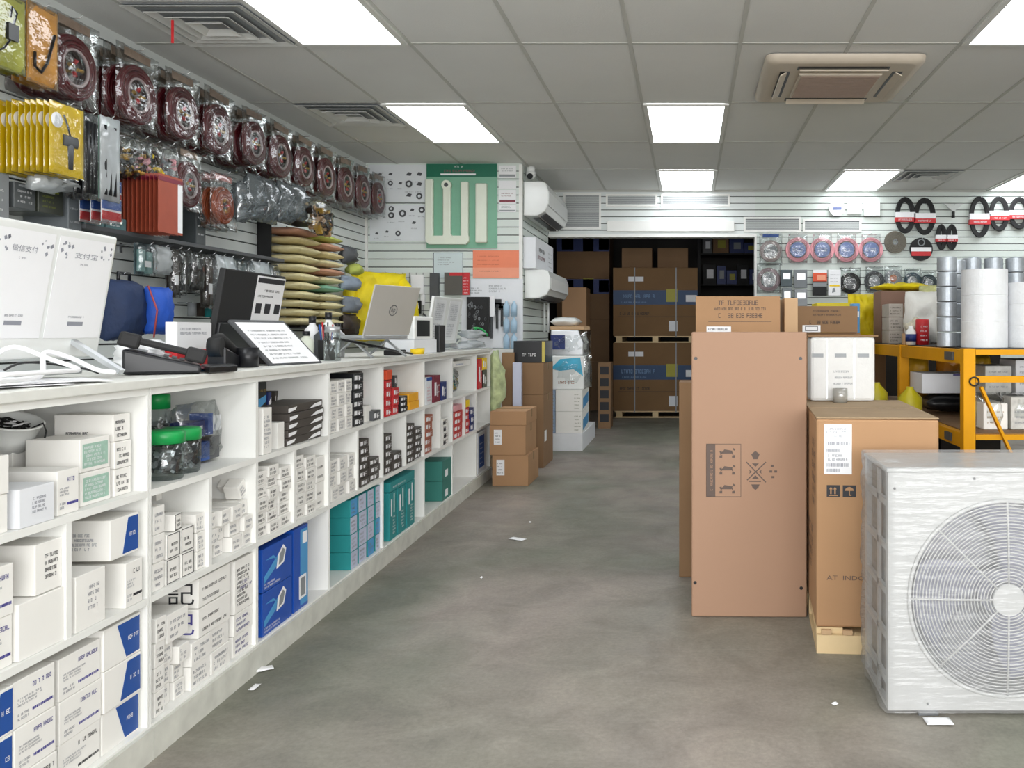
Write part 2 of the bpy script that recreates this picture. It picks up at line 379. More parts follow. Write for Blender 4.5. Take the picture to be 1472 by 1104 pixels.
# ------------------------------------------------------------------ ceiling fittings
lampm = mkemit('lit_diffuser', '#f6fbff', PANEL_EMIT)
lframe = mk('lamp_frame', '#e0e0dc', .5, var=0)
def ceiling_light(x, y, label):
    o = thing('ceiling_light', label, 'ceiling light', (x+.3055, y+.61, ZC-.008), 0, 'recessed ceiling light panels')
    f = MB()
    for a in ((-.3,-.605,.3,-.575), (-.3,.575,.3,.605), (-.3,-.575,-.27,.575), (.27,-.575,.3,.575)): f.box(a[0], a[1], -.012, a[2], a[3], .0)
    f.build('light_frame', lframe, o); MB().box(-.27, -.575, -.008, .27, .575, -.002).build('diffuser', lampm, o); return o
LP = [(-2.158, 3.525, 'large lit ceiling panel at the top left, nearest on the left'),
      (-2.158, 5.965, 'lit ceiling panel above the hanging red hose packs, beyond the nearest one'),
      (-.325, 5.965, 'lit ceiling panel in the middle of the ceiling, nearer of two in line'),
      (-.325, 8.405, 'lit ceiling panel close to the wall above the store room opening'),
      (1.508, 8.405, 'lit ceiling panel at the back wall left of the small square vent'),
      (3.341, 8.405, 'lit ceiling panel at the back wall above the drive belts, cut by the frame'),
      (1.508, 3.525, 'lit ceiling panel at the top right corner of the photo'),
      (-.325, 1.085, 'lit ceiling panel above the camera'), (-2.158, 1.085, 'lit ceiling panel above the near end of the counter'),
      (1.508, 1.085, 'lit ceiling panel above the white outdoor unit'), (3.341, 5.965, 'lit ceiling panel over the yellow rack'),
      (-.325, -1.355, 'lit ceiling panel by the shop front'), (3.341, 1.085, 'lit ceiling panel near the right wall'), (1.508, -1.355, 'lit ceiling panel right by the shop front')]
for x, y, l in LP: ceiling_light(x, y, l)
ventm = mk('vent_metal', '#d3d4d0', .5, var=.04)
def ceiling_vent(x, y, label):
    o = thing('ceiling_vent', label, 'ceiling vent', (x+.3055, y+.305, ZC-.007), 0, 'square ceiling air diffusers')
    MB().box(-.29, -.29, -.003, .29, .29, 0).build('backing', greyp, o)
    for k, q in enumerate((.295, .225, .16, .095)):
        f = MB(); t = .038; z0, z1 = -.016-.004*k, -.005
        for sgn, ax in ((1,'x'),(-1,'x'),(1,'y'),(-1,'y')):
            a, c = q, q-t
            P = [(sgn*a, -a, z0), (sgn*a, a, z0), (sgn*c, c, z1), (sgn*c, -c, z1)]
            if ax == 'y': P = [(p[1], p[0], p[2]) for p in P]
            f.add(P+[(p[0], p[1], p[2]+.003) for p in P], [(0,1,2,3),(7,6,5,4),(0,4,5,1),(1,5,6,2),(2,6,7,3),(3,7,4,0)])
        f.build('vane', ventm, o)
    return o
ceiling_vent(-2.769, 4.135, 'square grey air diffuser beside the large light panel at top left')
ceiling_vent(-2.769, 5.965, 'square grey air diffuser beside the second light panel on the left')
ceiling_vent(2.119, 8.4, 'small square air diffuser at the back between two light panels')
# cassette air conditioner
cas = thing('cassette_air_conditioner', 'beige square cassette air conditioner set into the ceiling', 'air conditioner', (.91, 5.365, ZC-.006))
cbm = mk('aged_beige_plastic', '#cbbfae', .5, var=.04); cdm = mk('aged_grille', '#a08a7c', .6, var=.08, scale=30)
b = MB(); n = 6
def rrect(w_, r, z, n=5):
    pts = []
    for cx, cy, a0 in ((w_-r,w_-r,0),(-w_+r,w_-r,PI/2),(-w_+r,-w_+r,PI),(w_-r,-w_+r,1.5*PI)):
        for i in range(n+1): t = a0+PI/2*i/n; pts.append((cx+r*math.cos(t), cy+r*math.sin(t), z))
    return pts
A, B_, C_ = rrect(.465,.06,0), rrect(.46,.06,-.03), rrect(.415,.05,-.045); n = len(A)
b.add(A+B_+C_, [(i,(i+1)%n,n+(i+1)%n,n+i) for i in range(n)]+[(n+i,n+(i+1)%n,2*n+(i+1)%n,2*n+i) for i in range(n)]+[tuple(range(2*n,3*n))], 0, [True]*(2*n)+[False])
b.build('fascia', cbm, cas)
b = MB(); b.box(-.25,-.25,-.062,.25,.25,-.045); b.build('intake_grille_frame', cbm, cas, bevel=.006)
b = MB()
for k in range(24): b.box(-.235, -.235+.0196*k, -.0665, .235, -.225+.0196*k, -.062)
b.build('intake_grille', cdm, cas)
for k, (sx, sy) in enumerate(((0,-1),(0,1),(1,0),(-1,0))):
    b = MB(); s_ = MB()
    if sx == 0: s_.box(-.27, sy*.335-.03, -.048, .27, sy*.335+.03, -.0452); b.M = Matrix.Translation((0, sy*.335, -.052)) @ Matrix.Rotation(sy*-.5, 4, 'X'); b.box(-.26,-.032,-.003,.26,.032,.003)
    else: s_.box(sx*.335-.03, -.27, -.048, sx*.335+.03, .27, -.0452); b.M = Matrix.Translation((sx*.335, 0, -.052)) @ Matrix.Rotation(sx*.5, 4, 'Y'); b.box(-.032,-.26,-.003,.032,.26,.003)
    s_.build('air_outlet', black, cas); b.build('louvre', cbm, cas)
# red tag hanging by the first vent
o = thing('hanging_tag', 'thin red tag hanging from the ceiling left of the first vent', 'tag', at(248, 62, 4.3)); 
MB().box(-.006,-.002,0,.006,.002,.115).build('tag_strip', red, o); MB().cyl((0,0,.115),(0,0,ZC-o.location.z),.001,n=5).build('string', dgrey, o)
# security camera
p = at(763, 243, 8.3)
o = thing('security_camera', 'small white dome security camera at the ceiling corner', 'security camera', (p.x, p.y, ZC-.12))
MB().cyl((0,0,.07),(0,0,.12),.04,n=20).build('mount', pvcw, o)
b = MB(); b.lathe([(0,.0),(.03,.005),(.045,.03),(.05,.07),(0,.071)],20); b.build('housing', pvcw, o); 
b = MB(); b.cyl((0,-.03,.03),(0,-.055,.02),.028,n=16); b.build('lens', black, o)

# ------------------------------------------------------------------ shelving counter
CA = .0273
def S(px, d=0): return (1.39+d)/((VX-px)/F-CA)
def cw(s, d, z=0): return Vector((-1.39-CA*s-d, s-CA*d, z))
Z0, Z1, Z2, Z3 = .09, .437, .725, 1.0
cells = [1.075, 1.69, 2.306, 2.915, 3.537, 4.217, 4.936, 5.598, 6.3, 6.8]
T = .018; DEP = .33
mids = {1.69: S(100), 2.306: S(303), 2.915: S(425), 3.537: S(515), 4.217: S(584), 4.936: S(634), 5.598: S(669), 1.075: 1.38}
def shelf_unit(i0, i1, label):
    s0, s1 = cells[i0], cells[i1]; L = s1-s0
    o = thing('shelf_unit', label, 'shelf', cw(s0, 0, 0), CA, 'white shelf units of the counter')
    def B(y0, y1, z0, z1, x0=-DEP, x1=0): return MB().box(x0, y0, z0, x1, y1, z1)
    B(.001, T/2, .0, Z3).build('side_panel', white, o, bevel=.001); B(L-T/2, L-.001, 0, Z3).build('side_panel', white, o, bevel=.001)
    B(T/2, L-T/2, Z0-T, Z0, -DEP+.006).build('shelf', white, o); B(T/2, L-T/2, Z1-T, Z1, -DEP+.006).build('shelf', white, o); B(T/2, L-T/2, Z2-T, Z2, -DEP+.006).build('shelf', white, o)
    B(T/2, L-T/2, Z3-T, Z3, -DEP+.006).build('top_rail', white, o)
    B(.001, L-.001, 0, Z3, -DEP, -DEP+.005).build('back_panel', white, o)
    B(.001, L-.001, 0, Z0-.006, .001, .012).build('plinth', mk('scuffed_plinth', '#cfcfc6', .6, var=.18, scale=14), o)
    for i in range(i0, i1):
        a = cells[i]-s0
        if i > i0:
            for z0, z1 in ((Z0,Z1-T),(Z1,Z2-T),(Z2,Z3-T)): B(a-T/2, a+T/2, z0, z1, -DEP+.006, -.001).build('divider', white, o)
        if cells[i] in mids:
            m_ = mids[cells[i]]-s0; B(m_-T/2, m_+T/2, Z1, Z2-T, -DEP+.006, -.001).build('divider', white, o)
    return o
shelf_unit(0, 2, 'white shelf unit at the near left end of the counter')
shelf_unit(2, 4, 'white shelf unit holding green lidded tubs and blue cartons')
shelf_unit(4, 6, 'white shelf unit in the middle holding teal stacks and red boxes')
shelf_unit(6, 9, 'white shelf unit at the far end beside the brown cartons')
ctop = mk('worn_white_worktop', '#deded8', .5, var=.08, scale=25)
o = MB().box(-.52, 0, 0, .012, 5.76, .025).build('worktop', ctop, None, cw(1.06, 0, Z3+.0005), CA, bevel=.003); tag(o, 'long white worktop running along the top of the shelf units', 'countertop')
o = MB().box(-.52, 0, 0, -.5, 5.7, Z3-.001).build('counter_back', white, None, cw(1.09, 0, 0), CA); tag(o, 'white panel closing the staff side of the counter', 'panel')
# ------------------------------------------------------------------ cartons on the counter shelves
ORD = ['lowest', 'second', 'third', 'fourth', 'fifth', 'sixth', 'seventh', 'eighth']
def place_s(px0, px1, dep, ins, row=0):
    s0, s1 = S(px0, ins)+.0015, S(px1, ins)-.0015; m = S((px0+px1)/2)
    edges = sorted(cells+(list(mids.values()) if row == 1 else [])); lo = max([e for e in edges if e < m] or [0])+.0105; hi = min([e for e in edges if e > m] or [9])-.0105
    w = min(s1-s0, hi-lo)
    if s0 < lo: s1 = max(lo+min(w, .025), min(s1, hi)); s0 = lo
    if s1 > hi:
        s1 = hi
        if s1-s0 < .025: s0 = hi-min(w, .03)
    return s0, s1, (s0+s1)/2, ins+dep/2
def sc(px0, px1, z0, z1, dep, label, group=None, mat=None, marks=(), ins=.008, name='product_carton', cat='carton', rj=0, jd=0):
    dep = min(dep, DEP-.008-ins-jd); s0, s1, sm, dm = place_s(px0, px1, dep, ins, 1 if Z1-.01 < z0 < Z2-.02 else 0); dm += jd
    return carton(name, label, cat, cw(sm, dm, z0+.0006), (dep, s1-s0, z1-z0-.0012), CA+rj, mat or wcar, marks, group, bevel=.0015)
def m_label(seed, m=None, dense=3):
    return [('printed_label', m or gink, 'r', [(('text', .12, .12, .9, .85), dict(n=dense, seed=seed))])]
def m_full(seed):
    return [('printed_label', gink, 'r', [(('text', .1, .42, .75, .62), dict(n=3, seed=seed)), (('text', .1, .12, .4, .3), dict(n=2, seed=seed+1))]),
            ('logo_print', pink_ink if seed % 3 else ink, 'r', [(('text', .45, .7, .95, .86), dict(n=1, seed=seed, fill=1.4)), (('bars', .45, .2, .95, .26), dict(seed=seed+2))])]
def m_side(seed):
    return [('side_print', ink, 'f', [(('text', .5, .3, .9, .7), dict(n=3, seed=seed))])]
def m_blue(seed):
    q = [(.42,.06),(.97,.06),(.97,.94),(.62,.94)] if seed % 2 else [(.6,.06),(.97,.06),(.97,.94),(.36,.94)]
    return [('blue_panel', blue, 'r', [(('poly', 0, 0, 1, 1), dict(s=q))]), ('white_logo', paper, 'r', [(('text', .64, .43, .95, .6), dict(n=1, seed=seed, fill=1.4, lift=.0009))])]
_sd = [11]
def stk(px0, px1, z0, n, h, dep, col, where, desc='white carton', group=None, mat=None, mk_=None, ins=.008, jit=.006, name='product_carton'):
    for k in range(n):
        _sd[0] += 1
        pos = 'only carton at the '+col if n == 1 else (('topmost' if k == n-1 else ORD[k])+' of the '+col+' stack')
        f = (mk_ or m_label)
        sc(px0, px1, z0+k*h, z0+(k+1)*h, dep, '%s, %s, %s' % (desc, pos, where), group or (desc+'s on the counter shelves'), mat, f(_sd[0]), ins, name, jd=R.uniform(0, jit))
zT, zM, zB = Z2, Z1, Z0
# top row, first column
t = 'top row, first column'
stk(165, 190, zT, 3, .071, .15, 'right', t, 'small white carton', mk_=lambda s: m_label(s, ink)+[('side_print', ink, 'f', [(('text', .2, .2, .8, .5), dict(n=1, seed=s))])], ins=.03)
stk(116, 160, zT, 2, .082, .13, 'middle', t, 'white carton with green table print', mk_=lambda s: [('green_table_print', mk('pale_green_print', '#9fc0b0', .6, var=.2, scale=60), 'r', [(('rect', .08, .12, .92, .85),)]), ('printed_label', paper, 'r', [(('text', .12, .18, .88, .8), dict(n=5, seed=s, lift=.0009))])], ins=.03)
sc(82, 114, zT, .83, .2, 'white carton with grey logo print, standing left of the green table prints', 'cartons by the cable tub', None, m_full(1), .012)
sc(27, 79, zT, .811, .15, 'white carton with small label in front of the cable tub, top row', 'cartons by the cable tub', wcar2, [('printed_label', gink, 'r', [(('text', .35, .3, .9, .75), dict(n=4, seed=4))])], .002)
stk(-32, 14, zT, 2, .083, .2, 'far left', t, 'plain white carton', ins=.008, mk_=lambda s: [])
sc(20, 78, zT, .858, .12, 'white carton under the white cable tub', None, None, (), .195)
tub = thing('cable_tub', 'white round tub full of tangled black cables in the top shelf row', 'tub', cw(2.11, .238, .868), 0); tub.rotation_euler = (.1, .3, 0); tub.scale = (.68, .68, .68)
MB().lathe([(0,.0),(.07,0),(.088,.05),(.1,.1),(.107,.104),(.1,.108),(.094,.1),(.082,.05),(.065,.006),(0,.006)],28).build('tub_shell', pvcw, tub)
b = MB()
for k in range(16):
    a = R.uniform(0, 6.3); pts = []
    for i in range(14): t_ = i/13*R.uniform(4, 7); pts.append((math.cos(a+t_)*(.02+.045*abs(math.sin(t_*1.3+k))), math.sin(a+t_)*(.02+.045*abs(math.cos(t_+k))), .018+.075*i/13+.004*math.sin(k+i)))
    b.tube(pts, .004, 6, k % 4 == 0)
b.build('cable', [blackm, paper], tub)
MB().tube([(.07,.02,.09),(.1,.03,.118),(.115,.035,.09),(.117,.03,.03),(.117,.0,-.03),(.12,-.015,-.085)], .003).build('dangling_cord', blackm, tub)
# middle row, first column
t = 'middle row, first column'
stk(-30, 22, zM, 2, .11, .2, 'far left', t, 'white carton with grey logo', mk_=m_full)
sc(26, 97, zM, .562, .24, 'blank white carton under another white carton, middle row left', 'cartons middle row first column', None, (), .006)
sc(50, 96, .563, .677, .24, 'white carton with black print lying on the blank carton', 'cartons middle row first column', None, [('printed_label', ink, 'r', [(('text', .35, .25, .85, .8), dict(n=4, seed=6))])], .01)
sc(108, 152, zM, .571, .2, 'small white carton standing left under the blue marked carton', 'cartons middle row first column', None, [('printed_label', gink, 'r', [(('text', .4, .3, .9, .8), dict(n=4, seed=7))])], .004)
sc(180, 205, zM, .5535, .22, 'white carton with slanted print standing right under the blue marked carton', 'cartons middle row first column', None, m_full(9), .002)
sc(158, 200, .5725, .676, .24, 'white carton with blue panel laid on two cartons, middle row', 'cartons with blue panels', None, m_blue(1)+[('side_print', gink, 'f', [(('text', .55, .25, .9, .7), dict(n=4, seed=8))])], .008)
# bottom row, first column
t = 'bottom row, first column'
stk(-32, 20, zB, 3, .102, .25, 'far left', t, 'white carton with blue panel', 'cartons with blue panels', mk_=m_blue, jit=.003)
stk(23, 84, zB, 3, .102, .25, 'second', t, 'white carton with violet logo', 'cartons with violet logos', mk_=m_full, ins=.004, jit=.01)
stk(87, 148, zB, 3, .1, .25, 'third', t, 'white carton with violet logo', 'cartons with violet logos', mk_=m_full, ins=.012, jit=.01)
stk(150, 204, zB, 3, .105, .25, 'right', t, 'white carton with blue panel', 'cartons with blue panels', mk_=m_blue, ins=.01, jit=.012)
# middle row, second column
t = 'middle row left of the tilted cartons'
g1 = 'small white parts cartons'
m_frame = lambda s: [('printed_label', ink, 'r', [(('frame', .03, .03, .97, .97), dict(n=2)), (('text', .25, .2, .85, .7), dict(n=2, seed=s))])]
stk(222, 239, zM, 3, .078, .14, 'left', t, 'small white carton', g1)
stk(241, 261, zM, 2, .072, .14, 'second', t, 'small black framed carton', g1, mk_=m_frame)
stk(262, 281, zM, 2, .072, .14, 'third', t, 'small black framed carton', g1, mk_=m_frame)
stk(284, 300, zM, 3, .056, .14, 'right', t, 'small white carton', g1)
sc(248, 262, .5815, .63, .1, 'small white carton lying askew on the black framed cartons', g1, None, m_frame(3), .012, rj=.12)
stk(232, 296, zM, 1, .205, .16, 'back', t, 'long white carton', g1, ins=.165)
sc(232, 272, .6425, .69, .15, 'flat white tray carton on top at the back of the second column', g1, None, (), .14)
# tilted pile
t = 'under the tilted cartons'
for a, b_, c in ((306,318,'left'),(320,333,'second'),(335,350,'third'),(352,366,'right')):
    stk(a, b_, zM, 3, .05, .13, c, t, 'small white carton', g1, jit=.03, mk_=lambda s: m_label(s, gink, 2))
def tiltbox(px, d, z, size, eul, label, mat=wcar, marks=None, group=None):
    return carton('product_carton', label, 'carton', cw(S(px, d), d, z), size, 0, mat, marks or [('printed_label', gink, 'r', [(('text', .15, .15, .85, .8), dict(n=3, seed=int(px)))])], group, bevel=.0015, tilt=eul)
tiltbox(328, .09, .6135, (.055,.05,.06), (-.85,.0,CA), 'small white carton tipped sideways on the pile, middle row', group=g1)
tiltbox(341, .06, .60, (.05,.05,.05), (.5,.0,CA), 'small white carton leaning right on the pile, middle row', group=g1)
tiltbox(352, .06, .59, (.05,.05,.065), (0,.0,.3), 'small white carton turned askew at the right end of pile', group=g1)
sc(308, 318, .60, .69, .1, 'brown carton at the back behind the tilted white cartons', None, kraft, (), .2)
# third and fourth columns middle row
t = 'middle row below the black gold boxes'
for a, b_, n, h, c in ((373,387,5,.046,'left'),(388,403,6,.04,'middle'),(405,422,5,.044,'right')):
    stk(a, b_, zM, n, h, .14, c, t, 'small white carton', g1, mk_=lambda s: m_label(s, ink, 2), jit=.012)
t = 'middle row below the charcoal cartons'
for a, b_, n, h, c in ((428,440,5,.048,'left'),(441,455,5,.045,'middle'),(457,470,2,.105,'right')):
    stk(a, b_, zM, n, h, .14, c, t, 'small white carton', g1, mk_=lambda s: m_label(s, ink, 2), jit=.012)
t = 'middle row beside the patterned stacks'
for a, b_, c in ((477,488,'left'),(489,500,'middle'),(502,512,'right')):
    stk(a, b_, zM, 3, .058, .14, c, t, 'small glossy white carton', g1, jit=.01)
mw = lambda s: [('white_print', paper, 'r', [(('rect', .08, .25, .35, .75),), (('rect', .5, .2, .62, .6),), (('text', .4, .3, .95, .8), dict(n=2, seed=s))])]
def dark(a, b_, n, h, c, t, z=zM): stk(a, b_, z, n, h, .14, c, t, 'dark patterned box', 'dark patterned small boxes', dkbox, mw, jit=.01)
t = 'middle row cell right of glossy cartons'
dark(519, 532, 6, .036, 'left', t); dark(534, 548, 3, .036, 'right', t)
t = 'middle row below the red boxes, left'
dark(555, 564, 5, .04, 'left', t); dark(566, 578, 2, .045, 'right', t)
t = 'middle row below the yellow boxes'
dark(586, 596, 6, .035, 'left', t); dark(598, 607, 5, .035, 'right', t)
stk(612, 622, zM, 5, .045, .14, 'left', 'middle row cell beside white black boxes', 'brown and red box', 'brown and red small boxes', mk('terracotta_card', '#a8604a', .6, var=.15, scale=20), mw)
stk(637, 645, zM, 4, .042, .14, 'small', 'middle row below the dark red box', 'white and black box', 'white and black small boxes', None, lambda s: [('black_print', ink, 'r', [(('rect', .1, .1, .5, .6),), (('text', .1, .1, .95, .9), dict(n=2, seed=s))])])
stk(653, 665, zM, 4, .046, .14, 'left', 'middle row below the green bag', 'red box', 'small red boxes', red, mw)
stk(670, 675, zM, 4, .046, .12, 'left', 'middle row far end', 'slim red box', 'slim boxes at the far end', red, mw)
stk(677, 682, zM, 3, .056, .12, 'right', 'middle row far end', 'slim navy box', 'slim boxes at the far end', navy, mw)
sc(654, 664, zM+.186, zM+.225, .1, 'pale pink box lying on top of the red stack', None, pinkp, ())
sc(671, 675, zM+.186, zM+.235, .08, 'yellow box on top of the slim red stack', None, yellow, ())
# bottom row, second column
t = 'bottom row below the framed cartons'
g2 = 'white cartons in the second bottom compartment'
stk(224, 239, zB, 4, .068, .2, 'left', t, 'white carton', g2, mk_=lambda s: m_label(s, ink))
stk(242, 256, zB, 3, .06, .12, 'second', t, 'small white carton', g2, mk_=lambda s: m_label(s, gink), jit=.03)
stk(258, 273, zB, 3, .052, .1, 'third', t, 'small white carton', g2, mk_=lambda s: m_label(s, gink), jit=.03)
stk(242, 273, .2705, 1, .082, .2, 'top left', t, 'long white carton', g2)
def m_kanji(s): return m_label(s, ink, 2)+[('big_character', pink_ink if s % 2 else ink, 'f', [(('glyph', .62, .12, .95, .9), dict(s='\u8a18'))])]
stk(276, 304, zB, 2, .07, .16, 'fourth', t, 'white carton', g2, mk_=m_label, jit=.02)
stk(305, 332, zB, 2, .07, .2, 'fifth', t, 'white carton', g2, mk_=m_label, jit=.01)
for k, z in enumerate((.231, .3215)):
    sc(285, 331, z, z+.088, .24, ('lower' if k == 0 else 'upper')+' white carton with a large character on its end', 'white cartons marked with a large character', None, m_kanji(k+1), .01)
stk(337, 367, zB, 2, .07, .2, 'right', t, 'white carton with dense print', g2, mk_=lambda s: m_label(s, pink_ink, 3))
sc(337, 367, .2305, .405, .2, 'tall white carton with dense print beside the large character cartons', g2, None, m_label(5, ink, 9)+[('violet_print', pink_ink, 'r', [(('text', .3, .4, .95, .6), dict(n=2, seed=9))])], .01)
# bottom row, third column: blue cartons
def m_bluepic(s, f='r'):
    return [('light_blue_swoosh', skyb, f, [(('poly', 0, 0, 1, 1), dict(s=[(.05,.2),(.45,.45),(.5,.7),(.05,.35)])), (('poly', 0, 0, 1, 1), dict(s=[(.1,.72),(.35,.68),(.5,.6),(.35,.75)]))]),
            ('white_picture', paper, f, [(('poly', 0, 0, 1, 1), dict(s=[(.45,.38),(.7,.45),(.78,.75),(.68,.88),(.5,.7)], lift=.0009)), (('text', .05, .06, .6, .2), dict(n=2, seed=s, lift=.0009))]),
            ('grey_grille_picture', greyp, f, [(('poly', 0, 0, 1, 1), dict(s=[(.52,.45),(.66,.5),(.73,.74),(.66,.8),(.55,.68)], lift=.0016))])]
bcard = mk('glossy_blue_card', '#1b4fae', .3, var=.15, scale=6)
for k, l in enumerate(('lower blue carton with grille picture, left pair in bottom row', 'upper blue carton with grille picture, left pair in bottom row')):
    sc(377, 420, zB+k*.153, zB+k*.153+.152, .25, l, 'blue cartons with grille pictures', bcard, m_bluepic(k))
sc(422, 443, zB, .405, .25, 'tall blue carton standing upright right of the stacked blue pair', 'blue cartons with grille pictures', bcard,
   [('light_blue_band', skyb, 'r', [(('rect', .45, .04, .97, .96),)]), ('white_picture', paper, 'r', [(('rect', .35, .12, .85, .4), dict(lift=.0009)), (('rect', .6, .78, .9, .92), dict(lift=.0009))]), ('grey_grille_picture', greyp, 'r', [(('rect', .45, .15, .75, .37), dict(lift=.0016))])], .01)
# bottom row, fourth column: teal ended cartons
t = 'bottom row beside the blue cartons'
for a, b_, c in ((504,514,'left'),(516,527,'second'),(529,538,'third'),(540,549,'right')):
    stk(a, b_, zB, 4, .078, .25, c, t, 'teal ended lavender carton', 'lavender fronted cartons with teal ends', teal, lambda s: [('lavender_front', lav if s % 5 else skyb, 'r', [(('rect', .02, .02, .98, .98),)]), ('printed_label', greyp, 'r', [(('text', .15, .15, .85, .85), dict(n=3, seed=s, lift=.0009))])], jit=.003, ins=.012)
for k, (a, b_) in enumerate(((560,570),(572,583),(585,596))):
    sc(a, b_, zB, .09+.245, .22, 'upright teal carton with white print, '+('left', 'middle', 'right')[k]+' of three in the bottom row', 'upright teal cartons', teal, [('white_print', paper, 'r', [(('rect', .2, .5, .35, .85),), (('text', .45, .1, .85, .5), dict(n=6, seed=k)), (('rect', .6, .55, .7, .95),)])])
sc(561, 596, .3365, .385, .22, 'flat teal carton lying across three upright teal cartons', None, teal, [('white_print', paper, 'r', [(('text', .1, .2, .9, .8), dict(n=1, seed=5))])])
for k in range(2):
    sc(636, 650, zB+k*.125, zB+(k+1)*.125, .26, ('lower', 'upper')[k]+' green teal carton, stacked pair near the far end', 'green teal cartons', tealg, [('white_sticker', paper, 'r', [(('rect', .3, .15, .6, .5),)])])
sc(687, 699, zB, .40, .27, 'large white carton with blue strip in the last bottom compartment', None, wcar2, [('blue_strip', blue, 'r', [(('rect', .15, .12, .75, .9),)]), ('white_print', paper, 'r', [(('text', .2, .2, .7, .8), dict(n=5, lift=.0009, seed=2))])])
# top row, second column: green lidded tubs and bagged boxes
def tub_(px, d, r, h, lid, label, z=zT):
    o = thing('parts_tub', label, 'jar', cw(S(px, d), d, z+.001), 0, 'clear tubs with green lids')
    MB().lathe([(0,0),(r*.92,0),(r,.01),(r,h-lid*1.1),(r*.9,h-lid)], 24).build('tub_body', jar, o)
    b = MB()
    for k in range(70):
        a = R.uniform(0, 6.3); q = r*.8*math.sqrt(R.random()); z_ = R.uniform(.02, (h-lid)*.8); s_ = R.uniform(.005, .009)
        b.M = Matrix.Translation((q*math.cos(a), q*math.sin(a), z_)) @ Matrix.Rotation(R.uniform(0, 3), 4, (R.random(), R.random(), .5)); b.box(-s_,-s_,-s_*.6,s_,s_,s_*.6, k % 2)
    c = b.build('small_fittings', [dgrey, silver], o); c['kind'] = 'stuff'
    MB().lathe([(0,h),(r*.95,h),(r*1.05,h-.005),(r*1.05,h-lid),(r*.98,h-lid)][::-1], 28).build('green_lid', green, o)
tub_(227, .21, .036, .23, .045, 'tall clear jar with green cap at the back left of its cell')
tub_(236, .065, .052, .14, .036, 'clear tub with wide green lid, front left')
tub_(261, .085, .052, .135, .036, 'clear tub with wide green lid beside the bagged blue boxes')
o = thing('bagged_boxes', 'clear bag holding small blue and dark boxes behind the green lids', 'bag of boxes', cw(S(283, .13), .13, zT+.001), CA)
MB().pillow(.24, .2, .1, crump=.12, seed=3, c=(0,0,.1)).build('clear_bag', bag, o)
for k, (y, z, w_, h_, m_) in enumerate(((-.06,.05,.07,.05,dkbox),(.0,.03,.05,.06,blue),(.055,.03,.06,.07,dgrey),(-.05,.11,.09,.05,navy),(.03,.11,.03,.07,blue),(.07,.12,.05,.05,wcar2))):
    b = MB().box(-.03, y-w_/2, z-.02, .03, y+w_/2, z+h_-.02); b.build('small_box', m_, o)
MB().add([(.031,-.09,.115),(.031,-.02,.115),(.031,-.02,.125),(.031,-.09,.125)], [(0,1,2,3)]).build('white_print', paper, o)
# top row, third column
t3 = 'top row left of the charcoal cartons'
sc(371, 384, zT, .968, .1, 'tall black box with gold and blue print at the left', None, black, [('gold_print', brass, 'r', [(('text', .1, .84, .9, .95), dict(n=1, seed=2))]), ('blue_print', skyb, 'r', [(('poly', 0, 0, 1, 1), dict(s=[(.05,.6),(.9,.7),(.9,.8),(.05,.75)]))])], .09)
sc(386, 391, zT, .925, .08, 'tall navy box with white print behind the slim white carton', None, navy, [('white_print', paper, 'r', [(('poly', 0, 0, 1, 1), dict(s=[(.1,.7),(.9,.78),(.9,.9),(.1,.8)])), (('text', .1, .1, .9, .5), dict(n=4, seed=3))])], .11)
sc(378, 391, zT, .887, .07, 'slim upright white carton with grey print left of charcoal stack', None, wcar, m_label(8, gink, 8), .004)
sc(399, 409, zT, .822, .06, 'short white carton between slim white carton and charcoal stack', None, wcar, (), .02)
sc(394, 403, zT, .868, .06, 'white grey carton standing behind the short white carton', None, wcar2, m_label(3, gink, 3), .085)
md = lambda s: [('white_print', paper, 'f', [(('poly', 0, 0, 1, 1), dict(s=[(.02,.1),(.3,.4),(.3,.8),(.02,.6)]))]), ('white_corner_print', paper, 'r', [(('poly', 0, 0, 1, 1), dict(s=[(.6,.1),(.97,.3),(.97,.8),(.75,.6)])), (('poly', 0, 0, 1, 1), dict(s=[(.02,.1),(.2,.3),(.25,.7),(.02,.6)]))])]
stk(416, 466, zT, 5, .0305, .16, 'front', 'top row third column', 'flat charcoal carton', 'flat charcoal cartons', dkbox, md, jit=.012)
stk(408, 440, zT, 3, .062, .1, 'back', 'behind the flat charcoal cartons', 'thicker charcoal carton', 'thicker charcoal cartons', dkbox, md, ins=.2)
# top row, fourth column
t = 'top row under the laptop'
for a, b_, c in ((476,486,'left'),(487,497,'middle'),(498,507,'right')):
    stk(a, b_, zT, 4, .055, .15, c, t, 'small white carton', g1, mk_=lambda s: m_label(s, gink, 3))
stk(509, 523, zT, 6, .04, .12, 'black white', t, 'black and white patterned box', 'black and white patterned boxes', black, mw, jit=.003)
sc(527, 538, zT, .96, .06, 'tall black box with pink sticker right of the patterned stack', None, dkbox, [('pink_sticker', pinkp, 'r', [(('rect', .25, .45, .8, .8),)])], .1)
sc(525, 534, zT, .80, .05, 'small white carton right of the patterned stack', None, wcar, (), .03)
sc(537, 547, zT, .773, .06, 'low grey box at the right of the fourth top compartment', None, dgrey, mw(3), .01)
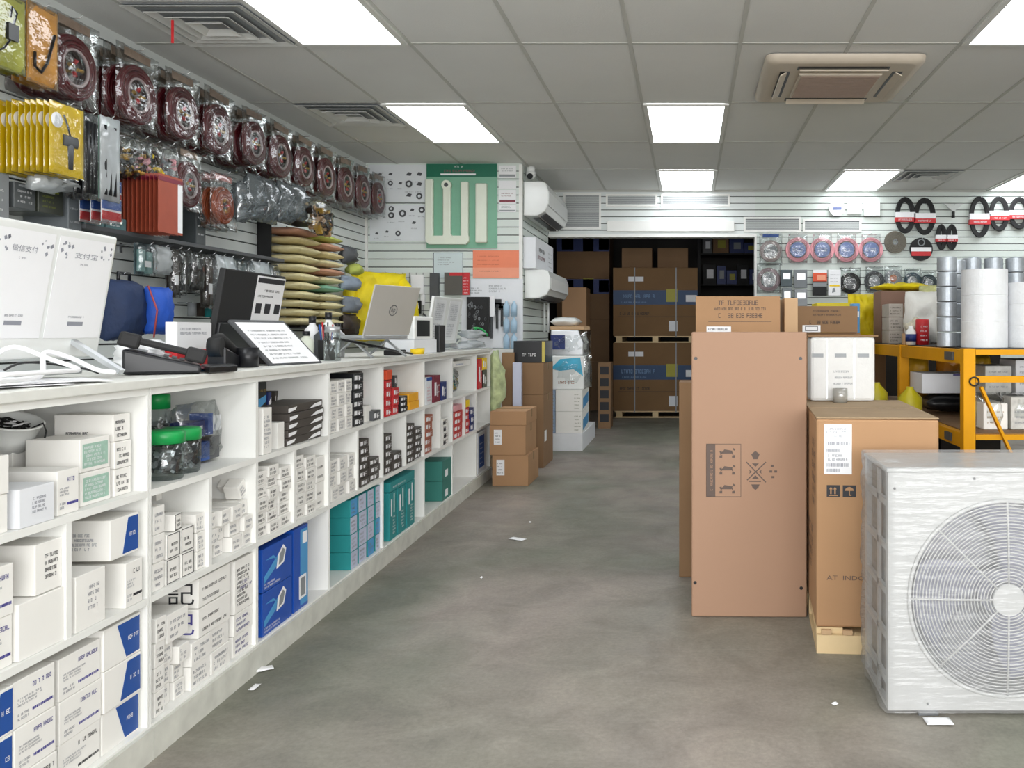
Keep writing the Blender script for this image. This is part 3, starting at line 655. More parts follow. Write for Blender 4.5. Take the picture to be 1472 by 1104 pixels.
# fifth
stk(556, 564, zT, 4, .046, .12, 'left', 'top row fifth column', 'bright red box', 'bright red boxes', red, mw)
stk(566, 574, zT, 3, .046, .12, 'right', 'top row fifth column', 'bright red box', 'bright red boxes', red, mw)
stk(568, 586, zT, 3, .06, .1, 'back', 'behind the bright red boxes', 'grey black box', 'grey black boxes', dgrey, mw, ins=.15)
stk(577, 587, zT, 3, .028, .08, 'small', 'between red and yellow boxes', 'flat black box', 'flat black boxes', black, mw)
stk(589, 603, zT, 2, .044, .1, 'yellow', 'top row fifth column', 'orange yellow box', 'orange yellow boxes', mk('amber_card', '#f4ae14', .5, var=.05), lambda s: [])
sc(556, 564, zT+.186, zT+.235, .1, 'orange box on top of the left red stack', None, orange, ())
sc(613, 621, zT, .885, .1, 'white box with blue top left of the dark red box', None, wcar2, [('blue_top_band', blue, 'r', [(('rect', .0, .88, 1, 1),)]), ('pink_print', pinkp, 'r', [(('text', .1, .1, .9, .7), dict(n=5, seed=1))])])
sc(624, 633, zT, .888, .12, 'dark red box with white print in the top row', None, dred, mw(6))
sc(635, 642, zT, .84, .1, 'dark navy box right of the dark red box', None, navy, mw(5))
o = thing('bagged_fittings', 'clear bag of green fittings under a flat white carton', 'bag', cw(5.86, .1, zT+.001), CA)
MB().pillow(.3, .17, .12, crump=.12, seed=5, c=(0,0,.09)).build('clear_bag', bag, o)
b = MB()
for k in range(60):
    y, z_ = R.uniform(-.12, .12), R.uniform(.025, .14); s_ = R.uniform(.01, .022); b.M = Matrix.Translation((R.uniform(-.02,.03), y, z_)) @ Matrix.Rotation(R.uniform(0,3), 4, 'X'); b.cyl((0,-s_,0),(0,s_,0),s_*.6,n=8,mi=R.choice((0,0,1,2,3)))
c = b.build('small_fittings', [green, teal, yellow, dgrey], o); c['kind'] = 'stuff'
sc(653, 677, .915, .955, .12, 'flat white carton with blue print lying on the bagged fittings', None, wcar, [('blue_print', blue, 'r', [(('text', .1, .2, .9, .8), dict(n=1, seed=3))])], .03)
sc(688, 693, zT, .95, .1, 'tall red box in the last top compartment', None, red, mw(2)); sc(694, 700, zT, .86, .1, 'black white box beside the tall red box', None, black, mw(4))
sc(694, 700, .861, .955, .1, 'yellow box on the black white box, last top compartment', None, yellow, mw(7))
# ------------------------------------------------------------------ things on the worktop
WT = Z3+.0262
RZ = PI/2+CA
def onw(px, d, z=0): return cw(S(px, d), d, WT+z)
def sheet_marks(o, mat_, lw, z0, z1, x0, x1, y, title, seed, gly=True):
    # a taped sheet as a sub-part holder on a screen back (local x across, -y outwards)
    s_ = MB().box(x0, y-.0012, z0, x1, y-.0002, z1).build('taped_sheet', mat_, o)
    fr = Fr((x0, y-.0012, z0), (1,0,0), (0,0,1), (0,-1,0), x1-x0, z1-z0); b = MB()
    if title:
        mark(b, fr, 'glyph', .3, .8, .72, .86, s=title)
        mark(b, fr, 'text', .42, .73, .6, .76, n=1, seed=seed); mark(b, fr, 'text', .36, .2, .66, .23, n=1, seed=seed+1, fill=1.3)
        mark(b, fr, 'rect', .37, .125, .65, .165)
        rr = random.Random(seed)
        for cx in (.12, .85):                       # floral corner ornaments
            for k in range(9):
                a, c_ = cx+rr.uniform(-.09,.1), .9+rr.uniform(-.1,.06); q = rr.uniform(.012,.035)
                mark(b, fr, 'poly', 0,0,1,1, s=[(a,c_),(a+q,c_+q*.4),(a+q*1.6,c_-q*.5),(a+q*.5,c_-q)])
    b.build('printed_text', gink, s_); return s_
# big white display by the counter's near end, its back towards the customers
mo = thing('monitor', 'large white display seen from behind with two payment sheets taped on', 'monitor', cw(2.07, .235, WT+.0105), RZ)
tilt = Matrix.Translation((0, 0, .025)) @ Matrix.Rotation(.17, 4, 'X')
b = MB(); b.M = tilt; b.box(-.38, 0, .02, .38, .022, .365); b.build('display_back', pvcw, mo, bevel=.006)
b = MB(); b.M = tilt; b.box(-.2, .022, .08, .2, .035, .3); b.build('display_bulge', pvcw, mo, bevel=.006)
for k, (a, c_, ti) in enumerate(((-.065, .135, '\u5fae\u4fe1\u652f\u4ed8'), (.15, .365, '\u652f\u4ed8\u5b9d'))):
    sh = sheet_marks(mo, paper, 0, .075, .345, a, c_, -.001, ti, 4+k); sh.data.transform(tilt)
    for q in sh.children: q.data.transform(tilt)
for x in (-.13, .27):
    MB().bar((x, .0, .095), (x+.0, -.14, .006), .022, .012).build('support_leg', silver, mo)
MB().box(-.3, .0, 0, .32, .1, .008).build('display_foot', silver, mo)
# white cables and papers in front of it
def cable(label, pts, r, m, cat='cable', name='cable'):
    base = Vector(pts[0]); out = []
    P = [Vector(p)-base for p in pts]
    for i in range(len(P)-1):                       # catmull-rom
        p0, p1, p2, p3 = P[max(i-1,0)], P[i], P[i+1], P[min(i+2,len(P)-1)]
        for k in range(6):
            t = k/6; out.append(.5*((2*p1)+(-p0+p2)*t+(2*p0-5*p1+4*p2-p3)*t*t+(-p0+3*p1-3*p2+p3)*t**3))
    out.append(P[-1]); o = MB().tube(out, r, 7).build(name, m, None, base); return tag(o, label, cat)
cable('white cable looping up in front of the large display', [cw(1.78,.02,WT+.02), cw(1.95,.05,WT+.02), cw(2.05,.1,WT+.03), cw(2.1,.13,WT+.075), cw(2.16,.11,WT+.06), cw(2.2,.07,WT+.028), cw(2.24,.05,WT+.02)], .006, paper)
cable('second white cable bent over the papers', [cw(1.96,.16,WT+.06), cw(2.0,.13,WT+.09), cw(2.06,.09,WT+.06), cw(2.1,.05,WT+.034), cw(1.98,.01,WT+.034), cw(1.8,.01,WT+.034)], .0055, paper)
cable('thin black cable lying behind the white cables', [cw(1.75,.1,WT+.016), cw(1.95,.15,WT+.02), cw(2.1,.18,WT+.05), cw(2.28,.17,WT+.03), cw(2.25,.1,WT+.018)], .003, black)
def paper_sheet(s, d, a, z, label, w_=.21, h_=.297, m=paper, curl=.01):
    n = 6; b = MB(); vs = []
    for i in range(n+1):
        for j in range(n+1):
            u, v = i/n-.5, j/n-.5; vs.append((u*w_, v*h_, curl*(abs(u*2)**3*R.uniform(.5,1)+.15*math.sin(7*v+z*900))+.001))
    fs = [(i*(n+1)+j, (i+1)*(n+1)+j, (i+1)*(n+1)+j+1, i*(n+1)+j+1) for i in range(n) for j in range(n)]
    b.add(vs, fs, 0, True); o = b.build('paper_sheet', m, None, cw(s, d, WT+z), a); mod = o.modifiers.new('s', 'SOLIDIFY'); mod.thickness = .0008
    return tag(o, label, 'paper', 'loose papers on the worktop')
for k, (s, d, a, l) in enumerate(((1.72,.13,.3,'loose white paper at the near end of the worktop'),(1.93,.115,-.4,'loose white paper under the white cables'),(2.13,.12,.9,'loose white paper beside the silver leg of the display'),(2.02,.14,1.3,'top sheet of the papers below the display'),(1.85,.12,.1,'curled white paper in front of the near display leg'))):
    paper_sheet(s, d, a, .0005+k*.002, l, .17, .23, curl=.0006)
# black card terminal / desk phone
ph = thing('desk_phone', 'black sloped desk phone with handset on the worktop', 'telephone', onw(236, .14), RZ+.5)
ph.location.z += .002
b = MB(); b.prism([(-.11,-.1,0),(-.11,.1,0),(-.11,.1,.075),(-.11,-.1,.022)], (1,0,0), .22); b.build('phone_body', black, ph, bevel=.008)
b = MB(); b.M = Matrix.Translation((-.07,0,.07)) @ Matrix.Rotation(.27, 4, 'X'); b.box(-.025,-.1,0,.025,.1,.02); b.box(-.03,.06,-.015,.03,.115,.028); b.box(-.03,-.115,-.015,.03,-.06,.028); b.build('handset', blackm, ph, bevel=.008)
b = MB(); b.M = Matrix.Translation((.035,.0,.0505)) @ Matrix.Rotation(.26, 4, 'X')
for i in range(4):
    for j in range(4): b.box(-.035+i*.022,-.08+j*.022,0,-.02+i*.022,-.066+j*.022,.005)
b.build('keypad', dgrey, ph)
b = MB(); b.M = Matrix.Translation((.035,.062,.068)) @ Matrix.Rotation(.26, 4, 'X'); b.box(-.05,-.02,0,.05,.025,.004); b.build('phone_screen', greyp, ph)
b = MB(); b.prism([(-.12,-.12,0),(.0,-.2,.0),(.12,-.19,.0),(.12,-.1,.0)], (0,0,1), .02); b.build('front_wedge', black, ph, bevel=.004)
# small crumpled white bag behind the phone
o = MB().pillow(.2, .1, .1, crump=.25, seed=9, U=(0,1,0), V=(0,0,1), N=(1,0,0), c=(0,0,.05)).build('paper_bag', paper, None, onw(207, .36), CA); tag(o, 'crumpled white paper bag between the large display and the phone', 'bag')
# red and white leaflet box
lb = thing('leaflet_box', 'white and red leaflet box behind the black phone', 'box', onw(274, .3), RZ)
MB().box(-.11,-.02,0,.11,.02,.16).build('box_body', paper, lb); MB().box(-.112,-.0215,0,.112,.021,.065).build('red_lower_band', red, lb)
b = MB(); mark(b, Fr((-.11,-.02,0),(1,0,0),(0,0,1),(0,-1,0),.22,.16), 'text', .08, .72, .95, .9, n=2, seed=3); b.build('printed_text', gink, lb)
# black handset on the counter and blue paper
bh = thing('cordless_phone', 'long black handset lying on its cradle beside the leaflet box', 'telephone', onw(330, .14), RZ+.2)
b = MB(); b.prism([(-.14,-.03,.0),(-.14,-.03,.075),(-.06,-.03,.06),(.14,-.03,.02),(.14,-.03,0)], (0,1,0), .06); b.build('cradle', black, bh, bevel=.008)
b = MB(); b.tube([(-.15,0,.1),(-.1,0,.105),(0,0,.075),(.1,0,.042),(.14,0,.035)], .018, 10); b.build('handset', blackm, bh)
b = MB(); b.cyl((-.15,-.02,.075),(-.15,.02,.075),.032,n=16); b.build('earpiece', blackm, bh)
paper_sheet(S(318,.05), .12, .2, .002, 'light blue paper on the worktop in front of the black handset', .15, .2, skyb)
paper_sheet(S(290,.05), .1, -.3, .006, 'pink edged receipt paper beside the blue paper', .08, .16, pinkp)
# second monitor, black, with price sheet
m2 = thing('monitor', 'black display seen from behind with one white notice taped on its right side', 'monitor', cw(3.47, .315, WT), RZ)
b = MB(); b.M = tilt; b.box(-.255, 0, .02, .255, .025, .345); b.build('display_back', blackm, m2, bevel=.005)
b = MB(); b.M = tilt; b.box(-.25,-.012,.0,.02,0,.14); b.build('cable_cover', black, m2, bevel=.004)
MB().box(-.12,.02,0,.12,.17,.012).build('display_foot', black, m2); MB().box(-.03,.06,.012,.03,.09,.12).build('display_neck', black, m2)
sh = sheet_marks(m2, paper, 0, .1, .335, .0, .25, -.0005, None, 5); fr = Fr((0,-.0018,.1),(1,0,0),(0,0,1),(0,-1,0),.25,.235)
b = MB(); mark(b, fr, 'rect', .03,.88,.97,.97); mark(b, fr, 'text', .3,.72,.9,.8,n=1,seed=2); mark(b, fr, 'text', .1,.62,.9,.68,n=1,seed=3)
for a in (.08,.4,.75): mark(b, fr, 'rect', a,.34,a+.2,.52)
for a in (.08,.4,.7): mark(b, fr, 'rect', a,.06,a+.24,.15)
b.build('printed_notice', ink, sh)
for q in [sh]+list(sh.children): q.data.transform(tilt)
# slanted tablet stand in front
ts = thing('tablet_stand', 'slanted stand with a white printed page in front of the black display', 'stand', cw(3.33, .04, WT+.003), RZ-.25)
b = MB(); b.M = Matrix.Rotation(-.82, 4, 'X'); b.box(-.15, 0, 0, .15, .012, .25); b.build('stand_plate', dgrey, ts, bevel=.003)
b = MB(); b.M = Matrix.Rotation(-.82, 4, 'X'); b.box(-.135, -.002, .006, .135, -.0005, .232); b.build('page', paper, ts)
b = MB(); fr = Fr((-.135,-.002,.006),(1,0,0),(0,0,1),(0,-1,0),.27,.226); b.M = Matrix.Rotation(-.82, 4, 'X'); mark(b, fr, 'text', .08,.08,.92,.85,n=8,seed=6,fill=.9); b.build('printed_text', greyp, ts)
MB().prism([(-.08,.03,0),(-.08,.13,0),(-.08,.13,.105)], (1,0,0), .16).build('stand_back', blackm, ts)
# small things between: tape dispenser, jars
def lathe_thing(name, label, cat, loc, prof, m, parts=(), group=None, n=20):
    o = thing(name, label, cat, loc, 0, group); MB().lathe(prof, n).build(parts[0] if parts else name+'_body', m, o)
    for pn, pr, pm in parts[1:]: MB().lathe(pr, n).build(pn, pm, o)
    return o
lathe_thing('mug', 'black mug below the black display', 'cup', onw(357, .1), [(0,0),(.035,0),(.037,.07),(.033,.07),(.03,.006),(0,.006)], black, ['cup_body'])
lathe_thing('glass_jar', 'clear jar of small parts right of the slanted stand', 'jar', onw(478, .07), [(0,0),(.035,0),(.036,.1),(.03,.12),(.03,.13),(.028,.13)], jar, ['jar_body', ('white_lid', [(0,.15),(.032,.15),(.032,.125),(.03,.125)], silver)])
for px, d, h, m_, l in ((450,.25,.2,paper,'white pump bottle behind the slanted stand'),(463,.2,.16,dgrey,'dark grey bottle behind the slanted stand'),(473,.22,.22,pvcw,'tall white spray bottle right of the black display'),(486,.26,.17,silver,'silver bottle right of the white spray bottle'),(441,.22,.13,cream,'cream tub beside the black display')):
    lathe_thing('bottle', l, 'bottle', onw(px, d), [(0,0),(.032,0),(.034,.01),(.034,h*.68),(.014,h*.8),(.013,h*.85)], m_, ['bottle_body', ('bottle_cap', [(0,h),(.016,h),(.016,h*.84),(.012,h*.84)], black)])
pc = lathe_thing('pen_cup', 'black pen cup with pens at the right of the slanted stand', 'pen cup', onw(470, .14), [(0,0),(.035,0),(.038,.09),(.034,.09),(.03,.006),(0,.006)], blackm, ['cup_body'])
b = MB()
for k in range(7): a = k*.9; b.tube([(math.cos(a)*.012, math.sin(a)*.012, .008),(math.cos(a)*.03, math.sin(a)*.03, .15+.01*(k%3))], .0035, 6, k%4)
b.build('pen', [blue, red, black, silver], pc)
o = MB().pillow(.22,.1,.13,crump=.3,seed=12,c=(0,0,.05)).build('plastic_bag', bagw, None, onw(462,.34), CA); tag(o, 'crumpled clear bag behind the bottles on the worktop', 'bag')
# laptop on a riser
lp = thing('laptop_stand', 'folding silver stand under the open laptop', 'stand', (-1.60, 4.30, WT), 1.20)
for sx in (-.12, .12): MB().bar((sx,-.12,.004),(sx,.0,.085),.012,.008).bar((sx,.0,.085),(sx,.12,.004),.012,.008).build('stand_leg', silver, lp)
MB().box(-.15,-.11,.088,.15,.12,.094).build('stand_plate', silver, lp)
lt = thing('laptop', 'open silver laptop seen from behind with round logo on the lid', 'laptop', (-1.60, 4.30, WT+.0945), 1.20)
MB().box(-.16,-.1,.0,.16,.13,.016).build('laptop_base', silver, lt, bevel=.004)
LM = Matrix.Translation((0,-.1,.016)) @ Matrix.Rotation(.3, 4, 'X')
b = MB(); b.M = LM; b.box(-.165, -.004, 0, .165, .004, .255); b.build('laptop_lid', mk('champagne_lid', '#c9c6c0', .35, .3, var=.02), lt, bevel=.003)
b = MB(); b.M = LM; b.box(-.155, .004, .01, .155, .0048, .245); b.build('laptop_screen', black, lt)
b = MB(); b.M = LM; b.torus((0,-.0045,.13),(1,0,0),(0,0,1),.026,.026,.0022,28,5)
fr = Fr((-.026,-.0045,.104),(1,0,0),(0,0,1),(0,-1,0),.052,.052); mark(b, fr, 'glyph', .22,.2,.78,.85, s='hp'); b.build('lid_logo', dgrey, lt)
cable('black power cable running across the laptop stand', [(-1.70,3.95,WT+.11),(-1.62,4.12,WT+.08),(-1.55,4.3,WT+.05),(-1.53,4.5,WT+.025),(-1.535,4.75,WT+.006)], .006, black)
o = MB().box(-.06,-.035,0,.06,.035,.03).build('power_brick', blackm, None, (-1.60,4.66,WT+.0005), 1.4, bevel=.006); tag(o, 'black power brick right of the laptop', 'power adapter')
# receipt printer etc.
rp = thing('receipt_printer', 'white receipt printer with dark opening right of the laptop', 'printer', (-1.665, 5.13, WT+.081), RZ-.3)
b = MB(); b.box(-.1,-.09,0,.1,.09,.14); b.build('printer_body', pvcw, rp, bevel=.01); b = MB(); b.box(-.075,-.0935,.02,.055,-.0905,.115); b.build('dark_opening', black, rp, bevel=.001)
carton('small_carton', 'grey white carton under the receipt printer', 'carton', (-1.665, 5.13, WT+.0005), (.24,.2,.08), RZ-.3, wcar2, [('yellow_sticker', yellow, 'f', [(('rect', .1,.1,.45,.4),)])])
o = MB().box(-.015,-.07,0,.015,.07,.17).build('card_reader', black, None, (-1.575,5.42,WT+.0005), CA, bevel=.004); tag(o, 'slim black card reader standing left of the white notice display', 'card reader')
lathe_thing('yellow_tape', 'yellow tape roll in front of the receipt printer', 'tape', onw(600,.03), [(.02,0),(.038,0),(.038,.03),(.02,.03),(.02,0)], yellow, ['tape_roll'])
m3 = thing('monitor', 'white display seen from behind with two columns of small print', 'monitor', cw(5.93, .16, WT), RZ-.12)
b = MB(); b.M = tilt; b.box(-.27, 0, .02, .27, .02, .345); b.build('display_back', pvcw, m3, bevel=.005)
for k, a in enumerate((-.24, .02)):
    sh = MB().box(a,-.0015,.045,a+.2,-.0005,.325).build('taped_sheet', mk('pale_grey_paper','#dfe1e3',.7,var=.02), m3); b = MB(); fr = Fr((a,-.0015,.045),(1,0,0),(0,0,1),(0,-1,0),.2,.28)
    mark(b, fr, 'text', .15,.5,.85,.92,n=9,seed=k,fill=1.2); mark(b, fr, 'text', .1,.08,.7,.42,n=8,seed=k+5,fill=1.2); b.build('printed_text', gink, sh)
    for q in [sh]+list(sh.children): q.data.transform(tilt)
MB().box(-.15,.0,0,.15,.14,.01).build('display_foot', silver, m3); MB().box(-.03,.05,.01,.03,.075,.12).build('display_neck', silver, m3)
# heap of plastic bags at the far end
rr_ = random.Random(5)
for k, (px, d, w_, h_, l, m_) in enumerate(((6.28,.09,.28,.04,'flat crumpled clear bag in front of the white notice display',bagw),(6.6,.1,.3,.06,'crumpled green tinted bag on the worktop near the far end',bagw),(6.48,.3,.4,.13,'large crumpled white bag heaped at the far end of the worktop',bagw),(6.62,.1,.3,.07,'crumpled white plastic bag hanging over the counter end',bagw))):
    o = MB().pillow(w_, h_, .16, 8, 6, .25, 30+k, U=(0,1,0), V=(0,0,1), N=(1,0,0), c=(0,0,h_/2+.004)).build('plastic_bag', m_, None, cw(px, d, WT+(.072 if k == 3 else 0)), CA); tag(o, l, 'bag', 'crumpled bags on the worktop')
stack = thing('leaflet_stack', 'stack of red and white leaflets behind the crumpled bags', 'leaflets', cw(6.12,.42,WT), CA+.1)
for k in range(3): MB().box(-.1,-.14,.02*k,.1,.14,.02*k+.0185).build('leaflet', (paper, red, paper)[k], stack)
cable('green strap lying on the crumpled bags', [cw(6.5,.05,WT+.15), cw(6.58,.08,WT+.16), cw(6.66,.04,WT+.15), cw(6.7,.0,WT+.1)], .008, green, 'strap', 'strap')
# ------------------------------------------------------------------ goods hanging on the left slat wall
WX = XL+.014
def wl(px, py, X): Y = X*F/(px-VX); return Vector((X, Y, EYE-(py-VY)/F*Y))
ORDX = ['first','second','third','fourth','fifth','sixth','seventh','eighth','ninth','tenth']
def hook(y, z, x1, where):
    o = thing('display_hook', 'metal hook '+where, 'hook', (WX+.001, y, z))
    b = MB(); L = x1-WX; b.box(0,-.012,-.03,.004,.012,.02).tube([(.004,0,0),(L-.015,0,0),(L,0,.012)], .0025, 6); b.build('hook_rod', chrome, o); return o
def hosepack(w, h, seed, mat_, label, Rr=.12, cardm=None, ring=None, wreath=.5):
    # origin at the top centre hanging hole, goods hang down, face towards +X
    o = thing('hose_pack', label, 'hose pack'); c = (0, 0, -h*.57)
    b = MB(); rr = random.Random(seed)
    for k in range(4):
        for j in range(2): b.torus((-.011+.011*j+.002*k, rr.uniform(-.004,.004), c[2]+rr.uniform(-.004,.004)), (0,1,0), (0,0,1), Rr-.014*k, (Rr-.014*k)*1.02, .009, 32, 6)
    b.build('hose_coil', mat_, o)
    b = MB(); q = Rr-.056; b.torus((.006,0,c[2]),(0,1,0),(0,0,1),q,q,.008,28,6); b.build('inner_highlight_ring', ring or mk('pinkish_grey_highlight','#b9a6a6',.3,var=.1), o)  # paler ring: the highlight inside the coil, put into its colour
    b = MB()
    for k in range(4): a = k*1.6+seed; b.cyl((0,math.cos(a)*.02,c[2]+math.sin(a)*.02),(.01,math.cos(a)*.045,c[2]+math.sin(a)*.04),.009,n=8,mi=k%2)
    b.build('brass_fitting', [brass, red], o)
    MB().box(-.004,-w*.3,-h*.13,.0,w*.3,-.012).build('header_card', cardm or mk('beige_header_card','#9c8472',.5,var=.2,scale=20), o)
    MB().pillow(w, h, .042, 12, 14, .14, seed, c=(0,0,-h/2)).build('clear_bag', bag, o)
    return o
pl = 'red hose coil in a clear bag, top row of the left wall'
hp = hosepack(.345, .41, 3, maroon, pl, .14)
rowz = 2.615
places = ['nearest, right behind the orange card packs','second from the camera','third, before the first vent','fourth from the camera','fifth, largest white ring','sixth along the row','seventh along the row','eighth along the row','ninth along the row','last but one by the corner','last one by the corner']
cen = [107, 195, 262, 315, 366, 403, 435, 463, 487, 505, 519]
for i, px in enumerate(cen):
    X0 = -2.84; Y = (3.957,4.41,4.81,5.19,5.60,5.975,6.345,6.72,7.095,7.47,7.84)[i]
    hook(Y, rowz-.012, X0+.035, 'for hose packs, '+places[i])
    for k in range(4 if i < 8 else 3):
        lab_ = 'front red hose coil pack on top row hook, '+places[i] if k == 0 else ('second','third','rearmost')[k-1]+' red hose coil pack, '+places[i]
        x = X0-.061*k
        if i == 0 and k == 0: hp.location = (x, Y, rowz-.012); hp['label'] = lab_; hp['group'] = 'red hose packs in the top row'; LABELS[lab_] = [hp.name]; o = hp
        else: o = copy_tree(hp, (x, Y+R.uniform(-.006,.006), rowz-.012+R.uniform(-.004,.004)), 0, lab_, 'red hose packs in the top row')
        o.rotation_euler.x = R.uniform(-.06,.06); o.rotation_euler.z = 0
        s = .93+.07*R.random(); o.scale = (1, s, s)
# card packs
def cardpack(name, w, h, cm, label, prod, group=None, t=.012, hdr=None, bagm=None, cat='pack'):
    o = thing(name, label, cat, group=group) if False else thing(name, label, cat)
    MB().box(-.001,-w/2,-h,.001,w/2,0).build('backing_card', cm, o)
    if hdr: MB().box(.0012,-w/2,-h*.22,.002,w/2,-.004).build('card_print', hdr, o)
    prod(o, w, h)
    if bagm: MB().pillow(w*1.04, h*1.04, t, 7, 7, .15, int(w*1000), c=(t*.3,0,-h/2), flat=.2).build('clear_bag', bagm, o)
    return o
def p_valve(o, w, h):
    b = MB(); b.M = Matrix.Diagonal((.25,1,1,1)); b.cyl((.012,w*.1,-h*.45),(.012,w*.1,-h*.9),w*.1,w*.07,10); b.cyl((.012,-w*.12,-h*.5),(.012,w*.3,-h*.5),w*.12,n=10); b.tube([(.012,w*.1,-h*.45),(.012,w*.02,-h*.3),(.012,-w*.1,-h*.15)],.006,6); b.build('valve_picture', dgrey, o)
    b = MB(); b.cyl((.0012,-w*.3,-h*.25),(.003,-w*.3,-h*.25),w*.16,n=24); b.build('white_round_print', paper, o)
def p_hook(o, w, h):
    b = MB(); b.tube([(.008,w*.35,-h*.3),(.008,w*.1,-h*.7),(.008,-w*.1,-h*.85),(.008,-w*.3,-h*.8),(.008,-w*.3,-h*.62)],.006,6); b.build('bent_tube', black, o)
def p_key(o, w, h):
    b = MB(); b.box(.003,-w*.1,-h*.6,.016,w*.2,-h*.38); b.tube([(.008,w*.1,-h*.38),(.008,w*.2,-h*.2),(.008,w*.05,-h*.15),(.008,0,-h*.3)],.004,6); b.tube([(.008,0,-h*.6),(.008,-w*.2,-h*.75),(.008,-w*.5,-h*.85)],.004,6); b.build('black_part', black, o)
yg = mk('yellow_green_card', '#b9b83a', .45, var=.2, scale=9); og = mk('orange_card', '#d8972c', .45, var=.2, scale=9)
def row_of(o, n, dx, base, labf, grp, jit=.004):
    for k in range(n):
        if k == 0: o.location = base; o['group'] = grp; o['label'] = labf(0)
        else: copy_tree(o, (base[0]-dx*k, base[1]+R.uniform(-jit,jit), base[2]+R.uniform(-jit,jit)), 0, labf(k), grp)
p = wl(61, 10, -2.72)
row_of(cardpack('card_pack', .17, .33, og, 'x', p_hook, bagm=bag), 3, .03, (p.x, p.y, 2.52), lambda k: 'orange card pack with bent black tube, '+('front one','middle one','rear one')[k]+' at the top left', 'orange card packs'); hook(p.y, 2.52, p.x+.03, 'holding the orange card packs')
p = wl(12, 5, -2.72)
row_of(cardpack('card_pack', .17, .3, yg, 'x', p_key, bagm=bag), 3, .03, (p.x, p.y, 2.5), lambda k: 'green yellow card pack with black clip, '+('front one','middle one','rear one')[k]+' in the top left corner', 'green yellow card packs'); hook(p.y, 2.5, p.x+.03, 'holding the green yellow card packs')
# second row
p = wl(96, 150, -2.66); zt = 2.12
row_of(cardpack('card_pack', .2, .3, yellow, 'x', p_valve, bagm=bag, t=.005), 9, .026, (p.x, p.y, zt), lambda k: 'yellow card pack with grey valve picture at the front of its hook' if k == 0 else ORDX[k]+' yellow card pack behind the front valve pack, seen edge on', 'yellow valve card packs'); hook(p.y, zt, p.x+.03, 'holding the yellow valve packs')
def p_rods(o, w, h):
    b = MB()
    for k in range(3): b.cyl((.01,-w*.3+w*.25*k,-h*.1),(.01,-w*.3+w*.25*k,-h*.95),w*.1,n=8)
    b.build('dark_rod', black, o)
p = wl(129, 172, -2.72)
row_of(cardpack('card_pack', .09, .38, dgrey, 'x', p_rods, bagm=bag, t=.02), 3, .04, (p.x, p.y, 2.14), lambda k: 'long black pack of rods, '+('front','middle','rear')[k]+' one right of the yellow packs', 'black rod packs'); hook(p.y, 2.14, p.x+.03, 'holding the black rod packs')
p = wl(155, 175, -2.72)
row_of(cardpack('card_pack', .13, .38, mk('green_white_card','#9fc3b2',.4,var=.3,scale=14), 'x', p_rods, bagm=bagw, t=.03), 3, .04, (p.x, p.y, 2.15), lambda k: 'green and white bagged pack, '+('front','middle','rear')[k]+' one right of the black rods', 'green white bagged packs'); hook(p.y, 2.15, p.x+.03, 'holding the green white packs')
def partsbag(w, h, t, cols, seed, label, bm=None, n=26, big=.02):
    o = thing('parts_bag', label, 'bag of parts'); rr = random.Random(seed); b = MB()
    for k in range(n):
        y, z = rr.uniform(-w*.38, w*.38), -rr.uniform(h*.3, h*.92); s = rr.uniform(.4, 1)*big
        b.M = Matrix.Translation((rr.uniform(-.3,.3)*t, y, z)) @ Matrix.Rotation(rr.uniform(0, 3), 4, 'X')
        if k % 2: b.cyl((0,-s,0),(0,s,0),s*.5,n=8,mi=k % len(cols))
        else: b.box(-t*.2,-s,-s*.5,t*.2,s,s*.5,k % len(cols))
    c = b.build('loose_parts', cols, o); c['kind'] = 'stuff'
    MB().pillow(w, h, t, 8, 8, .15, seed, c=(0,0,-h/2)).build('clear_bag', bm or bag, o); return o
dkb = mk('dark_bronze', '#3a2f28', .4, .3, var=.2)
for k, (px, py, w, h, cols, l) in enumerate(((183,192,.14,.22,[brass,dkb,dgrey],'bag of brass and dark parts left of the striped cards'),(205,198,.13,.22,[brass,dkb,pinkp],'bag of brass and pink parts under the red hoses'),(223,204,.11,.22,[yellow,dkb,dgrey],'bag of yellow and black parts under the red hoses'),(243,208,.13,.26,[pinkp,greyp,dkb],'bag of pinkish grey parts above the red cards'))):
    p = wl(px, py, -2.8); o = partsbag(w, h, .05, cols, 40+k, l); o.location = p; hook(p.y, p.z-.005, -2.77, 'holding the '+l.split(' left')[0].split(' under')[0].split(' above')[0])
    o2 = copy_tree(o, (p.x-.07, p.y+.004, p.z), 0, 'rear '+l)
# maroon ring pack and small ones
p = wl(272, 215, -2.8); o = copy_tree(hp, (p.x, p.y, p.z), 0, 'red hose coil pack hanging in the second row beside the red cards'); o.scale = (1, .75, .85); o['group'] = 'red hose packs in the second row'; hook(p.y, p.z, -2.76, 'holding the second row hose pack')
# red card stack
def p_none(o, w, h): pass
def p_stripes(o, w, h): MB().box(.0012, w*.3, -h*.96, .0022, w*.49, -h*.1).build('white_edge_print', paper, o); MB().box(.0012,-w*.5,-h*.12,.0022,w*.5,-h*.04).build('dark_red_band', dred, o)
ro = mk('brick_orange_card', '#a04a34', .5, var=.1)
p = wl(245, 258, -2.7)
row_of(cardpack('card_pack', .21, .3, ro, 'x', p_stripes), 10, .022, (p.x, p.y, 1.965), lambda k: 'brick orange card at the front of the dense card row' if k == 0 else ORDX[k]+' brick orange card from the front in the dense card row', 'brick orange cards', 0.001); hook(p.y, 1.965, p.x+.02, 'holding the brick orange cards')
